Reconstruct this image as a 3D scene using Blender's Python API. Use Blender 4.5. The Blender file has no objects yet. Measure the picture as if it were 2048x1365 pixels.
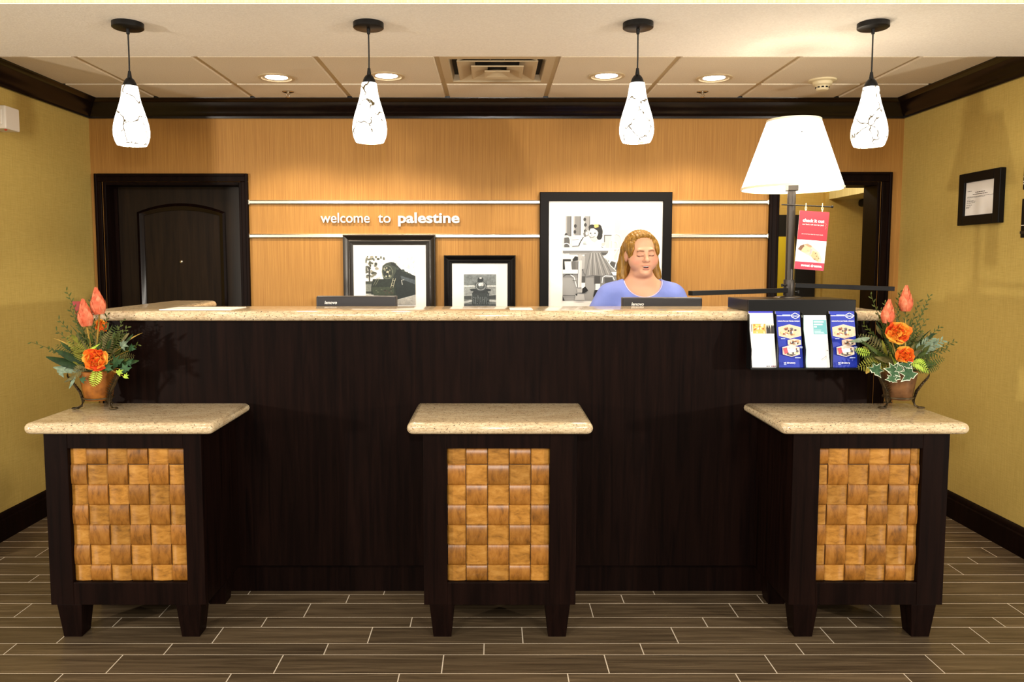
import bpy, bmesh, math, random
import numpy as np
from mathutils import Vector, Matrix
random.seed(7); np.random.seed(7)
PI = math.pi
scene = bpy.context.scene
col = scene.collection

# ---------------------------------------------------------------- camera
F, CX, CY, PITCH, ZC = 1570.0, 986.0, 653.3, math.radians(4.6), 1.42
cd = bpy.data.cameras.new('camera'); cam = bpy.data.objects.new('camera', cd); col.objects.link(cam)
cam.location = (0, 0, ZC); cam.rotation_euler = (PI/2 - PITCH, 0, 0)
cd.sensor_width = 36.0; cd.lens = 36.0*F/2048.0
cd.shift_x = (1024.0-CX)/2048.0; cd.shift_y = (CY-682.5)/2048.0
cd.clip_start = 0.05
scene.camera = cam
# ---------------------------------------------------------------- world, lobby light, front fill, exposure
w = bpy.data.worlds.new('world'); scene.world = w; w.use_nodes = True
w.node_tree.nodes['Background'].inputs[0].default_value = (1.0, 0.9, 0.74, 1)
w.node_tree.nodes['Background'].inputs[1].default_value = 0.3
def lamp(name, kind, loc, energy, color, target=None, **kw):
    d = bpy.data.lights.new(name, kind); d.energy = energy; d.color = color
    for k, v in kw.items(): setattr(d, k, v)
    o = bpy.data.objects.new(name, d); col.objects.link(o); o.location = loc
    if target is not None:
        o.rotation_euler = (Vector(target)-Vector(loc)).to_track_quat('-Z', 'Y').to_euler()
    return o
WARM = (1.0, 0.84, 0.62)
lamp('front_fill_light', 'AREA', (-1.7, -1.2, 3.0), 60, (1.0, 0.93, 0.82), (-0.5, 4.0, 0.9), shape='DISK', size=1.0)  # pair of unseen area lights added behind the camera as soft front fill
lamp('front_fill_light', 'AREA', (1.7, -1.2, 3.0), 60, (1.0, 0.93, 0.82), (0.5, 4.0, 0.9), shape='DISK', size=1.0)
lamp('lobby_table_lamp', 'POINT', (-4.3, 0.05, 1.35), 330, (1.0, 0.92, 0.79), shadow_soft_size=0.09)
lamp('lobby_table_lamp', 'POINT', (4.3, 0.05, 1.35), 330, (1.0, 0.92, 0.79), shadow_soft_size=0.09)
lamp('camera_flash', 'POINT', (0.0, -0.02, ZC+0.2), 65, (1.0, 0.96, 0.9), shadow_soft_size=0.035)
vs = scene.view_settings
vs.view_transform = 'Standard'; vs.look = 'None'; vs.gamma = 1.0; vs.use_curve_mapping = False
vs.exposure = 0.46

# ---------------------------------------------------------------- helpers
SP, CP = math.sin(PITCH), math.cos(PITCH)
def P(u, v, Y):
    a = (CY-v)/F
    dz = Y*(a*CP-SP)/(CP+a*SP)
    d = Y*CP-dz*SP
    return Vector(((u-CX)/F*d, Y, ZC+dz))
def YZ(v, Z):                                  # depth at which height Z shows at row v
    a = (CY-v)/F; dz = Z-ZC
    return dz*(CP+a*SP)/(a*CP-SP)
def lin(c): return c/12.92 if c <= 0.04045 else ((c+0.055)/1.055)**2.4
def C(r, g, b): return (lin(r/255), lin(g/255), lin(b/255), 1.0)

def tag(o, label=None, cat=None, group=None, kind=None):
    if label: o['label'] = label
    if cat: o['category'] = cat
    if group: o['group'] = group
    if kind: o['kind'] = kind
    return o
def empty(name, loc=(0, 0, 0), rz=0.0):
    o = bpy.data.objects.new(name, None); col.objects.link(o)
    o.location = loc; o.rotation_euler = (0, 0, rz); o.empty_display_size = 0.1
    return o
def link(name, me, parent=None, loc=None, rot=None):
    o = bpy.data.objects.new(name, me); col.objects.link(o)
    if parent is not None: o.parent = parent
    if loc is not None: o.location = loc
    if rot is not None: o.rotation_euler = rot
    return o

class MB:
    def __init__(s): s.v = []; s.f = []; s.c = []; s.m = []
    def add(s, vs, fs, color=None, mi=0):
        n = len(s.v); s.v += [tuple(p) for p in vs]
        for f in fs: s.f.append(tuple(i+n for i in f)); s.c.append(color); s.m.append(mi)
        return s
    def box(s, a, b, color=None, mi=0):
        x0, y0, z0 = a; x1, y1, z1 = b
        return s.add([(x0,y0,z0),(x1,y0,z0),(x1,y1,z0),(x0,y1,z0),(x0,y0,z1),(x1,y0,z1),(x1,y1,z1),(x0,y1,z1)],
              [(0,3,2,1),(4,5,6,7),(0,1,5,4),(1,2,6,5),(2,3,7,6),(3,0,4,7)], color, mi)
    def frustum(s, a, b, c, d, z0, z1):        # rectangle a,b at z0 -> rectangle c,d at z1
        return s.add([(a[0],a[1],z0),(b[0],a[1],z0),(b[0],b[1],z0),(a[0],b[1],z0),(c[0],c[1],z1),(d[0],c[1],z1),(d[0],d[1],z1),(c[0],d[1],z1)],
              [(0,3,2,1),(4,5,6,7),(0,1,5,4),(1,2,6,5),(2,3,7,6),(3,0,4,7)])
    def lathe(s, prof, cen=(0,0,0), n=28, axis='z', color=None, mi=0):   # prof: (radius, height)
        vs = []; fs = []
        for r, h in prof:
            for k in range(n):
                t = 2*PI*k/n; a, b = r*math.cos(t), r*math.sin(t)
                p = (a, b, h) if axis == 'z' else ((a, h, b) if axis == 'y' else (h, a, b))
                vs.append((p[0]+cen[0], p[1]+cen[1], p[2]+cen[2]))
        for i in range(len(prof)-1):
            for k in range(n):
                q = (k+1) % n
                f = (i*n+k, i*n+q, (i+1)*n+q, (i+1)*n+k)
                fs.append(f if axis != 'y' else f[::-1])
        return s.add(vs, fs, color, mi)
    def tube(s, pts, r, n=8, caps=True, color=None, mi=0):
        pts = [Vector(p) for p in pts]; R = r if isinstance(r, (list, tuple)) else [r]*len(pts)
        vs = []; fs = []; up = Vector((0.13, 0.27, 1)).normalized()
        for i, p in enumerate(pts):
            t = (pts[min(i+1, len(pts)-1)]-pts[max(i-1, 0)]).normalized()
            a = t.cross(up)
            if a.length < 1e-3: a = t.cross(Vector((1, 0, 0)))
            a.normalize(); b = t.cross(a)
            for k in range(n):
                g = 2*PI*k/n
                vs.append(p+a*(R[i]*math.cos(g))+b*(R[i]*math.sin(g)))
        for i in range(len(pts)-1):
            for k in range(n):
                q = (k+1) % n; fs.append((i*n+k, (i+1)*n+k, (i+1)*n+q, i*n+q))
        if caps: fs.append(tuple(range(n))); fs.append(tuple(range((len(pts)-1)*n, len(pts)*n))[::-1])
        return s.add(vs, fs, color, mi)
    def prism(s, poly, ext, color=None, mi=0):  # poly: list of 3-D points, ext: extrusion vector
        n = len(poly); e = Vector(ext)
        vs = [Vector(p) for p in poly]+[Vector(p)+e for p in poly]
        fs = [tuple(range(n))[::-1], tuple(range(n, 2*n))]+[(i, (i+1) % n, (i+1) % n+n, i+n) for i in range(n)]
        return s.add(vs, fs, color, mi)
    def mesh(s, name, mats, smooth=None):
        me = bpy.data.meshes.new(name); me.from_pydata(s.v, [], s.f)
        for m in (mats if isinstance(mats, (list, tuple)) else [mats]): me.materials.append(m)
        if any(s.m): me.polygons.foreach_set('material_index', s.m)
        if any(c is not None for c in s.c):
            at = me.color_attributes.new('Col', 'FLOAT_COLOR', 'CORNER'); buf = []
            for p, c in zip(me.polygons, s.c):
                buf += list(c or (1, 1, 1, 1))*p.loop_total
            at.data.foreach_set('color', buf)
        if smooth is not None:
            me.polygons.foreach_set('use_smooth', [True]*len(me.polygons))
            me.set_sharp_from_angle(angle=math.radians(smooth))
        me.update()
        return me
    def build(s, name, mats, parent=None, loc=None, rot=None, smooth=None, bevel=None, seg=2):
        o = link(name, s.mesh(name, mats, smooth), parent, loc, rot)
        if bevel:
            b = o.modifiers.new('bevel', 'BEVEL'); b.width = bevel; b.segments = seg; b.limit_method = 'ANGLE'; b.angle_limit = 0.6
        return o
def copy_tree(o, parent=None):
    c = o.copy(); col.objects.link(c); c.parent = parent
    for ch in list(o.children): copy_tree(ch, c)
    return c

# ---------------------------------------------------------------- materials
MATS = {}
class NT:
    def __init__(s, name, rough=0.5, metal=0.0, color=(0.8, 0.8, 0.8, 1), spec=None, coat=0.0):
        m = bpy.data.materials.new(name); m.use_nodes = True; MATS[name] = m
        s.m = m; s.nt = m.node_tree; s.N = s.nt.nodes; s.L = s.nt.links
        s.b = s.N['Principled BSDF']; s.b.inputs['Base Color'].default_value = color
        s.b.inputs['Roughness'].default_value = rough; s.b.inputs['Metallic'].default_value = metal
        if spec is not None: s.b.inputs['Specular IOR Level'].default_value = spec
        if coat: s.b.inputs['Coat Weight'].default_value = coat; s.b.inputs['Coat Roughness'].default_value = 0.08
    def n(s, t, **kw):
        o = s.N.new(t)
        for k, v in kw.items():
            if hasattr(o, k): setattr(o, k, v)
            else: o.inputs[k.replace('_', ' ')].default_value = v
        return o
    def l(s, a, b): s.L.new(a, b)
    def coord(s, scale=(1, 1, 1), out='Object', random_shift=False):
        t = s.n('ShaderNodeTexCoord'); mp = s.n('ShaderNodeMapping'); mp.inputs['Scale'].default_value = scale
        src = t.outputs[out]
        if random_shift:
            oi = s.n('ShaderNodeObjectInfo'); va = s.n('ShaderNodeVectorMath', operation='MULTIPLY_ADD')
            va.inputs[1].default_value = (17, 11, 5); s.l(oi.outputs['Random'], va.inputs[0]); s.l(src, va.inputs[2]); src = va.outputs[0]
        s.l(src, mp.inputs['Vector']); return mp.outputs[0]
    def noise(s, vec, scale=5, detail=4, rough=0.5, dist=0.0):
        o = s.n('ShaderNodeTexNoise'); o.inputs['Scale'].default_value = scale; o.inputs['Detail'].default_value = detail
        o.inputs['Roughness'].default_value = rough; o.inputs['Distortion'].default_value = dist
        s.l(vec, o.inputs['Vector']); return o.outputs['Fac']
    def ramp(s, fac, stops):
        o = s.n('ShaderNodeValToRGB'); cr = o.color_ramp
        while len(cr.elements) < len(stops): cr.elements.new(0.5)
        for e, (p, c) in zip(cr.elements, stops): e.position = p; e.color = c
        s.l(fac, o.inputs[0]); return o.outputs[0]
    def mix(s, fac, a, b, mode='MIX'):
        o = s.n('ShaderNodeMix', data_type='RGBA', blend_type=mode)
        for sock, v in ((o.inputs[0], fac), (o.inputs[6], a), (o.inputs[7], b)):
            if hasattr(v, 'is_linked') or hasattr(v, 'links'): s.l(v, sock)
            else: sock.default_value = v
        return o.outputs[2]
    def base(s, c): s.l(c, s.b.inputs['Base Color']); return s
    def bump(s, h, strength=0.2, dist=0.002):
        o = s.n('ShaderNodeBump'); o.inputs['Strength'].default_value = strength; o.inputs['Distance'].default_value = dist
        s.l(h, o.inputs['Height']); s.l(o.outputs[0], s.b.inputs['Normal']); return s
def plain(name, c, rough=0.5, metal=0.0, spec=None, coat=0.0): return NT(name, rough, metal, c, spec, coat).m
def emit(name, c, strength):
    t = NT(name, 0.5); t.b.inputs['Emission Color'].default_value = c; t.b.inputs['Emission Strength'].default_value = strength
    t.b.inputs['Base Color'].default_value = c; return t.m

def make_materials():
    # back wall paper: fine vertical strié
    t = NT('wallpaper_tan', 0.62)
    f = t.noise(t.coord((420, 420, 3)), 1.0, 3, 0.6); g = t.noise(t.coord((90, 90, 0.8)), 1.0, 2)
    a = t.ramp(f, [(0.3, C(148, 98, 38)), (0.72, C(200, 150, 74))])
    t.base(t.mix(0.35, a, t.ramp(g, [(0.3, C(160, 108, 42)), (0.7, C(190, 138, 64))]))); t.bump(f, 0.25, 0.002)
    # side wall paper: woven linen
    t = NT('wallpaper_olive', 0.65)
    f = t.noise(t.coord((16, 16, 420)), 1.0, 3, 0.6); g = t.noise(t.coord((420, 420, 12)), 1.0, 3, 0.6)
    a = t.mix(0.5, t.ramp(f, [(0.3, C(180, 153, 76)), (0.7, C(209, 184, 104))]), t.ramp(g, [(0.3, C(176, 149, 74)), (0.7, C(213, 188, 108))]))
    t.base(a); t.bump(g, 0.2, 0.002)
    # espresso wood
    t = NT('espresso_wood', 0.45, spec=0.06)
    f = t.noise(t.coord((38, 38, 2.2)), 1.0, 5, 0.6, 0.6)
    t.base(t.ramp(f, [(0.3, C(10, 4, 3)), (0.7, C(25, 12, 8))])); t.bump(f, 0.05, 0.001)
    t = NT('espresso_gloss', 0.24, spec=0.4)
    f = t.noise(t.coord((38, 38, 2.2)), 1.0, 5, 0.6, 0.6); t.base(t.ramp(f, [(0.3, C(10, 4, 3)), (0.7, C(24, 12, 8))]))
    t = NT('espresso_door', 0.4, spec=0.18)
    f = t.noise(t.coord((40, 40, 2.0)), 1.0, 5, 0.6, 0.5)
    t.base(t.ramp(f, [(0.3, C(22, 14, 8)), (0.7, C(40, 28, 17))])); t.bump(f, 0.05, 0.001)
    # granite
    t = NT('granite', 0.13, spec=0.5)
    v = t.coord((1, 1, 1))
    big = t.noise(t.coord((6, 22, 22)), 1.0, 5, 0.65, 0.8)
    a = t.ramp(big, [(0.3, C(178, 148, 108)), (0.5, C(216, 194, 156)), (0.72, C(236, 220, 188))])
    fine = t.noise(t.coord((60, 190, 190)), 1.0, 4, 0.7)
    a = t.mix(0.55, a, t.ramp(fine, [(0.35, C(150, 118, 84)), (0.6, C(224, 204, 168))]))
    sp = t.noise(v, 165, 2, 0.6); sp2 = t.noise(v, 85, 3, 0.7)
    a = t.mix(t.ramp(sp, [(0.325, (1, 1, 1, 1)), (0.37, (0, 0, 0, 1))]), a, C(40, 26, 24))
    a = t.mix(t.ramp(sp2, [(0.3, (1, 1, 1, 1)), (0.36, (0, 0, 0, 1))]), a, C(120, 78, 60))
    t.base(a)
    # floor tile planks
    t = NT('plank_tile', 0.33, spec=0.45)
    vec = t.coord((2.2, 55, 1), random_shift=True)
    f = t.noise(vec, 1.0, 6, 0.65, 0.9); oi = t.n('ShaderNodeObjectInfo')
    a = t.ramp(f, [(0.25, C(58, 45, 32)), (0.5, C(92, 77, 58)), (0.8, C(126, 108, 84))])
    b = t.ramp(oi.outputs['Random'], [(0.0, (0.78, 0.76, 0.74, 1)), (1.0, (1.08, 1.05, 1.0, 1))])
    t.base(t.mix(1.0, a, b, 'MULTIPLY')); t.bump(f, 0.12, 0.001)
    plain('grout', C(214, 198, 176), 0.8)
    # ceiling
    t = NT('ceiling_tile', 0.9); f = t.noise(t.coord((1, 1, 1)), 260, 3, 0.7)
    t.base(t.ramp(f, [(0.3, C(212, 198, 174)), (0.6, C(236, 222, 198))])); t.bump(f, 0.35, 0.002)
    plain('grid_bar', C(196, 176, 138), 0.6)
    t = NT('drywall_texture', 0.85); f = t.noise(t.coord((1, 1, 1)), 120, 4, 0.6)
    t.base(t.ramp(f, [(0.3, C(232, 223, 210)), (0.7, C(244, 236, 224))])); t.bump(f, 0.35, 0.004)
    t = NT('wallpaper_cream', 0.6); f = t.noise(t.coord((150, 150, 2)), 1.0, 3, 0.6)
    t.base(t.ramp(f, [(0.3, C(206, 200, 140)), (0.7, C(238, 234, 186))]))
    # weave tiles
    for nm, lo, mid, hi in (('weave_across', C(104, 66, 22), C(166, 114, 46), C(196, 146, 76)), ('weave_down', C(86, 52, 16), C(146, 94, 34), C(172, 120, 54))):
        t = NT(nm, 0.3, spec=0.5)
        f = t.noise(t.coord((18, 18, 46) if nm == 'weave_across' else (46, 18, 18), random_shift=True), 1.0, 6, 0.72, 0.4)
        oi = t.n('ShaderNodeObjectInfo')
        a = t.ramp(f, [(0.25, lo), (0.5, mid), (0.8, hi)])
        t.base(t.mix(1.0, a, t.ramp(oi.outputs['Random'], [(0, (0.82, 0.82, 0.8, 1)), (1, (1.12, 1.1, 1.05, 1))]), 'MULTIPLY')); t.bump(f, 0.15, 0.001)
    plain('weave_gap', C(40, 24, 12), 0.7)
    # metals and plastics
    plain('black_metal', C(24, 22, 21), 0.42, 0.6)
    plain('lamp_metal', C(58, 52, 48), 0.4, 0.5)
    plain('brushed_rail', C(232, 224, 205), 0.26, 1.0)
    plain('chrome', C(220, 215, 205), 0.15, 1.0)
    plain('diffuser_paint', C(196, 176, 142), 0.5)
    plain('white_plastic', C(226, 218, 206), 0.45)
    plain('ivory_plastic', C(228, 214, 176), 0.45)
    plain('black_void', C(6, 5, 5), 0.8)
    plain('red_led', C(200, 50, 40), 0.3)
    plain('monitor_black', C(34, 32, 36), 0.4)
    plain('monitor_edge', C(86, 80, 76), 0.35)
    plain('screen_glass', C(14, 15, 18), 0.1)
    plain('black_acrylic', C(14, 13, 13), 0.3, spec=0.3)
    plain('letter_white', C(246, 242, 236), 0.4)
    plain('frame_black', C(14, 11, 11), 0.45, spec=0.15)
    plain('frame_bronze', C(40, 34, 28), 0.28, 0.25)
    plain('mat_board', C(250, 248, 244), 0.8)
    plain('paper_white', C(246, 244, 240), 0.6)
    t = NT('printed', 0.45); a = t.n('ShaderNodeVertexColor'); a.layer_name = 'Col'; t.base(a.outputs['Color'])
    t = NT('printed_photo', 0.4); a = t.n('ShaderNodeVertexColor'); a.layer_name = 'Col'
    f = t.noise(t.coord((1, 1, 1)), 60, 6, 0.75)
    t.base(t.mix(0.75, a.outputs['Color'], t.mix(1.0, a.outputs['Color'], t.ramp(f, [(0.25, (0.25, 0.25, 0.25, 1)), (0.75, (1.75, 1.75, 1.75, 1))]), 'MULTIPLY')))
    t = NT('picture_glass', 0.02); t.b.inputs['Transmission Weight'].default_value = 1.0; t.b.inputs['IOR'].default_value = 1.05
    # lamps
    t = NT('pendant_glass', 0.3, color=C(250, 246, 232))
    vo = t.n('ShaderNodeTexVoronoi', feature='DISTANCE_TO_EDGE'); vo.inputs['Scale'].default_value = 11.0
    wn = t.n('ShaderNodeTexNoise'); wn.inputs['Scale'].default_value = 14; wn.inputs['Detail'].default_value = 3
    tc = t.coord((1, 1, 0.85), random_shift=True); t.l(tc, wn.inputs['Vector'])
    va = t.n('ShaderNodeVectorMath', operation='MULTIPLY_ADD'); va.inputs[1].default_value = (0.09, 0.09, 0.09)
    t.l(wn.outputs['Color'], va.inputs[0]); t.l(tc, va.inputs[2]); t.l(va.outputs[0], vo.inputs['Vector'])
    br = t.noise(tc, 30, 3, 0.6)
    vein = t.ramp(vo.outputs['Distance'], [(0.012, (0.04, 0.025, 0.008, 1)), (0.03, (1, 0.97, 0.88, 1))])
    keep = t.ramp(br, [(0.40, (0, 0, 0, 1)), (0.48, (1, 1, 1, 1))])
    cc = t.mix(keep, (1, 0.96, 0.86, 1), vein)
    t.base(cc); t.l(cc, t.b.inputs['Emission Color']); t.b.inputs['Emission Strength'].default_value = 1.6
    t = NT('lamp_shade', 0.7, color=C(250, 244, 230))
    t.b.inputs['Emission Color'].default_value = (1, 0.93, 0.80, 1); t.b.inputs['Emission Strength'].default_value = 2.6
    t = NT('lamp_shade_trim', 0.7, color=C(240, 226, 196))
    emit('downlight_glow', (1, 0.95, 0.85, 1), 16.0)
    plain('downlight_ring', C(206, 188, 154), 0.35, 0.1)
    # plants
    def leafmat(nm, a, b, rough=0.55):
        t = NT(nm, rough, spec=0.18); f = t.noise(t.coord((1, 1, 1), random_shift=True), 55, 3, 0.6)
        t.base(t.ramp(f, [(0.3, a), (0.7, b)])); return t
    leafmat('leaf_green', C(38, 54, 18), C(74, 88, 34)); leafmat('leaf_dark', C(22, 40, 18), C(44, 66, 30))
    leafmat('fern_olive', C(88, 92, 26), C(136, 132, 48)); leafmat('fern_bright', C(140, 170, 50), C(190, 214, 84))
    leafmat('leaf_grey', C(92, 110, 88), C(136, 152, 128)); leafmat('ivy_green', C(34, 66, 40), C(70, 104, 66))
    leafmat('ivy_edge', C(206, 214, 184), C(236, 238, 214)); leafmat('sprig_green', C(50, 60, 22), C(86, 92, 38))
    leafmat('leaf_brown', C(70, 66, 38), C(112, 104, 60)); leafmat('stem_yellow', C(150, 118, 50), C(186, 150, 70))
    leafmat('protea_petal', C(186, 74, 46), C(214, 116, 82)); leafmat('petal_orange', C(226, 92, 24), C(244, 140, 46))
    leafmat('protea_light', C(206, 102, 68), C(228, 146, 110)); leafmat('petal_yellow', C(240, 150, 40), C(252, 196, 84)); leafmat('petal_red', C(206, 60, 26), C(230, 96, 40))
    t = NT('pot_copper', 0.4, 0.35); f = t.noise(t.coord((1, 1, 1)), 22, 5, 0.6)
    t.base(t.ramp(f, [(0.3, C(112, 62, 20)), (0.7, C(176, 108, 38))]))
    t = NT('pot_brown', 0.4, 0.35); f = t.noise(t.coord((1, 1, 1)), 22, 5, 0.6)
    t.base(t.ramp(f, [(0.3, C(84, 54, 30)), (0.7, C(128, 88, 52))]))
    t = NT('wrought_iron', 0.45, 0.5); f = t.noise(t.coord((1, 1, 1)), 40, 4, 0.6)
    t.base(t.ramp(f, [(0.3, C(36, 28, 18)), (0.7, C(88, 70, 40))]))
    # person
    t = NT('skin', 0.48, spec=0.35); a = t.n('ShaderNodeVertexColor'); a.layer_name = 'Col'; t.base(a.outputs['Color'])
    t.b.inputs['Subsurface Weight'].default_value = 0.06; t.b.inputs['Subsurface Radius'].default_value = (0.01, 0.004, 0.002)
    t = NT('hair_blonde', 0.42, spec=0.4); f = t.noise(t.coord((230, 160, 9)), 1.0, 4, 0.6, 0.25)
    t.base(t.ramp(f, [(0.3, C(92, 62, 20)), (0.55, C(150, 110, 42)), (0.75, C(202, 160, 80))])); t.bump(f, 0.3, 0.002)
    t = NT('shirt_blue', 0.75); a = t.n('ShaderNodeVertexColor'); a.layer_name = 'Col'; t.base(a.outputs['Color'])
    f = t.noise(t.coord((1, 1, 1)), 9, 3, 0.5); t.bump(f, 0.35, 0.02)
    plain('trousers', C(34, 34, 42), 0.8); plain('shoe_black', C(20, 18, 18), 0.4)
    plain('desk_laminate', C(60, 44, 34), 0.45)
    plain('card_red', C(150, 26, 20), 0.2)
    plain('hall_yellow', C(206, 186, 40), 0.7)
    plain('chain_cream', C(236, 222, 180), 0.4)
make_materials()
M = MATS

def text_mesh(body, offset=0.0, extrude=0.0, shear=0.0):
    cu = bpy.data.curves.new('lettering', 'FONT'); cu.body = body; cu.size = 1.0; cu.offset = offset; cu.extrude = extrude; cu.shear = shear
    cu.resolution_u = 4
    o = bpy.data.objects.new('lettering', cu); col.objects.link(o)
    dg = bpy.context.evaluated_depsgraph_get(); dg.update()
    me = bpy.data.meshes.new_from_object(o.evaluated_get(dg))
    vs = [v.co.copy() for v in me.vertices]; fs = [tuple(p.vertices) for p in me.polygons]
    bpy.data.objects.remove(o); bpy.data.meshes.remove(me); bpy.data.curves.remove(cu)
    return vs, fs
def text_print(mb, body, x0, x1, base, frame, color, lift, offset=0.0, shear=0.0, height=None):
    """print a line of lettering between x0 and x1 of a 2-D sheet; frame maps (x, y, lift) to 3-D"""
    vs, fs = text_mesh(body, offset, 0.0, shear)
    a = min(v.x for v in vs); b = max(v.x for v in vs); s = (x1-x0)/(b-a); sy = s if height is None else height
    mb.add([frame(x0+(v.x-a)*s, base+v.y*sy, lift) for v in vs], fs, color)
class Sheet:
    """flat print: polygons given in the pixel frame of a region, laid on a rectangle"""
    def __init__(s, px, org, ax, ay, w, h, step=0.00025):
        s.px = px; s.o = Vector(org); s.ax = Vector(ax).normalized(); s.ay = Vector(ay).normalized(); s.n = s.ax.cross(s.ay)
        s.w, s.h = w, h; s.mb = MB(); s.k = 0; s.step = step
    def at(s, x, y, lift=None):
        x0, y0, x1, y1 = s.px
        return s.o+s.ax*((x-x0)/(x1-x0)*s.w)+s.ay*((y1-y)/(y1-y0)*s.h)+s.n*(s.k*s.step if lift is None else lift)
    def clamp(s, p):
        x0, y0, x1, y1 = s.px; return (min(max(p[0], min(x0, x1)), max(x0, x1)), min(max(p[1], y0), y1))
    def poly(s, pts, c):
        s.k += 1; pts = [s.clamp(p) for p in pts]
        s.mb.add([s.at(*p) for p in pts], [tuple(range(len(pts)))[::-1]], c)
    def rect(s, x0, y0, x1, y1, c): s.poly([(x0, y0), (x1, y0), (x1, y1), (x0, y1)], c)
    def oval(s, cx, cy, rx, ry, c, n=18): s.poly([(cx+rx*math.cos(2*PI*i/n), cy+ry*math.sin(2*PI*i/n)) for i in range(n)], c)
    def line(s, pts, wd, c):
        s.k += 1
        pts = [Vector((p[0], p[1])) for p in pts]; L = []; R = []
        for i, p in enumerate(pts):
            t = (pts[min(i+1, len(pts)-1)]-pts[max(i-1, 0)]).normalized(); q = Vector((-t.y, t.x))*wd/2
            L.append(s.clamp(p+q)); R.append(s.clamp(p-q))
        for i in range(len(pts)-1):
            s.mb.add([s.at(*L[i]), s.at(*L[i+1]), s.at(*R[i+1]), s.at(*R[i])], [(0, 1, 2, 3)], c)
    def text(s, body, x0, x1, base, c, offset=0.0, shear=0.0, squash=1.0):
        s.k += 1; lift = s.k*s.step; vs, fs = text_mesh(body, offset, 0, shear)
        a = min(v.x for v in vs); b = max(v.x for v in vs); k = (x1-x0)/(b-a)
        s.mb.add([s.at(x0+(v.x-a)*k, base-v.y*abs(k)*squash, lift) for v in vs], fs, c)
    def build(s, name, parent, mat='printed'): return s.mb.build(name, M[mat], parent)
def arc(cx, cy, rx, ry, a0, a1, n=12): return [(cx+rx*math.cos(math.radians(a0+(a1-a0)*i/n)), cy-ry*math.sin(math.radians(a0+(a1-a0)*i/n))) for i in range(n+1)]
def G(v): return C(v, v, v)

# ================================================================ THE SETTING
XL, XR, YB, ZT = -2.53, 2.575, 5.0, 2.44
def struct(o): o['kind'] = 'structure'; return o

# ---- floor: grout bed with tile planks as its pieces
floor = struct(MB().box((-6.6, 0.3, -0.08), (6.6, 7.6, -0.0004)).build('floor', M['grout']))
ROWS = []; y = 2.619-0.2165*4; k = 1-8
while y < YB:
    wd = 0.131 if k % 2 else 0.0855
    ROWS.append((k, y, wd)); y += wd; k += 1
LEN, GAP = 0.583, 0.0042
plank_mesh = {}
def plank(mb, x0, x1, y0, y1): mb.box((x0, y0, -0.006), (x1, y1, 0.0))
rest = MB()
for k, y0, wd in ROWS:
    x = -0.762+0.1457*(k-1); x -= math.ceil((x-XL)/LEN)*LEN
    while x < XR:
        a, b = max(x+GAP/2, XL), min(x+LEN-GAP/2, XR); x += LEN
        if b-a < 0.01: continue
        ya, yb = y0+GAP/2, min(y0+wd-GAP/2, YB)
        if ya > 3.45 and a > -1.75 and b < 1.7: rest.box((a, ya, -0.006), (b, yb, 0)); continue
        if b-a > LEN-0.004 and yb-ya > 0.06:
            key = round(yb-ya, 3)
            if key not in plank_mesh: plank_mesh[key] = MB().box((0, 0, -0.006), (LEN-GAP, yb-ya, 0)).mesh('plank', M['plank_tile'])
            link('plank', plank_mesh[key], floor, (a, ya, 0))
        else:
            MB().box((0, 0, -0.006), (b-a, yb-ya, 0)).build('plank', M['plank_tile'], floor, (a, ya, 0))
k0, yy, _ = ROWS[0]; y = yy; k = k0
while y > 0.5:                                    # rows behind the camera's view, joined
    k -= 1; wd = 0.131 if k % 2 else 0.0855; y -= wd
    x = -0.762+0.1457*(k-1); x -= math.ceil((x-XL)/LEN)*LEN
    while x < XR:
        a, b = max(x+GAP/2, XL), min(x+LEN-GAP/2, XR); x += LEN
        if b-a > 0.01: rest.box((a, y+GAP/2, -0.006), (b, y+wd-GAP/2, 0))
y = y
while y < 3.48:                                   # rows to either side of the alcove, joined
    wd = 0.131 if k % 2 else 0.0855; x = -0.762+0.1457*(k-1); x -= math.ceil((x+6.5)/LEN)*LEN
    while x < 6.5:
        a, b = max(x+GAP/2, -6.5), min(x+LEN-GAP/2, 6.5); x += LEN
        for lo, hi in ((-6.5, XL), (XR, 6.5)):
            aa, bb_ = max(a, lo), min(b, hi)
            if bb_-aa > 0.01: rest.box((aa, y+GAP/2, -0.006), (bb_, y+wd-GAP/2, 0))
    y += wd; k += 1
rest.box((XL+4.3, YB+0.02, -0.006), (3.5, 7.5, 0))
o = rest.build('plank', M['plank_tile'], floor); o['kind'] = 'stuff'

# ---- walls
D1 = (P(206, 400, YB).x, P(484, 400, YB).x, P(300, 364, YB).z)          # left door opening x0, x1, top
D2 = (P(1552, 450, YB).x, P(1759, 450, YB).x, P(1650, 366, YB).z)       # right doorway opening
b = MB(); T = YB+0.18; TOPZ = 2.9; WY0 = 3.48
b.box((XL-0.12, YB, 0), (D1[0], T, D1[2])); b.box((D1[1], YB, 0), (D2[0], T, D1[2])); b.box((D2[1], YB, 0), (XR+0.12, T, D1[2]))
b.box((XL-0.12, YB, D1[2]), (XR+0.12, T, TOPZ))
if D2[2] > D1[2]: pass
struct(b.build('wall_back', M['wallpaper_tan']))
struct(MB().box((XL-0.12, WY0, 0), (XL, YB, TOPZ)).build('wall_left', M['wallpaper_olive']))
struct(MB().box((XR, WY0, 0), (XR+0.12, YB, TOPZ)).build('wall_right', M['wallpaper_olive']))
struct(MB().box((-6.5, WY0, 0), (XL-0.12, WY0+0.12, TOPZ+0.6)).build('wall_lobby_left', M['wallpaper_olive']))
struct(MB().box((XR+0.12, WY0, 0), (6.5, WY0+0.12, TOPZ+0.6)).build('wall_lobby_right', M['wallpaper_olive']))
D2 = (D2[0], D2[1], D1[2])

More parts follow.
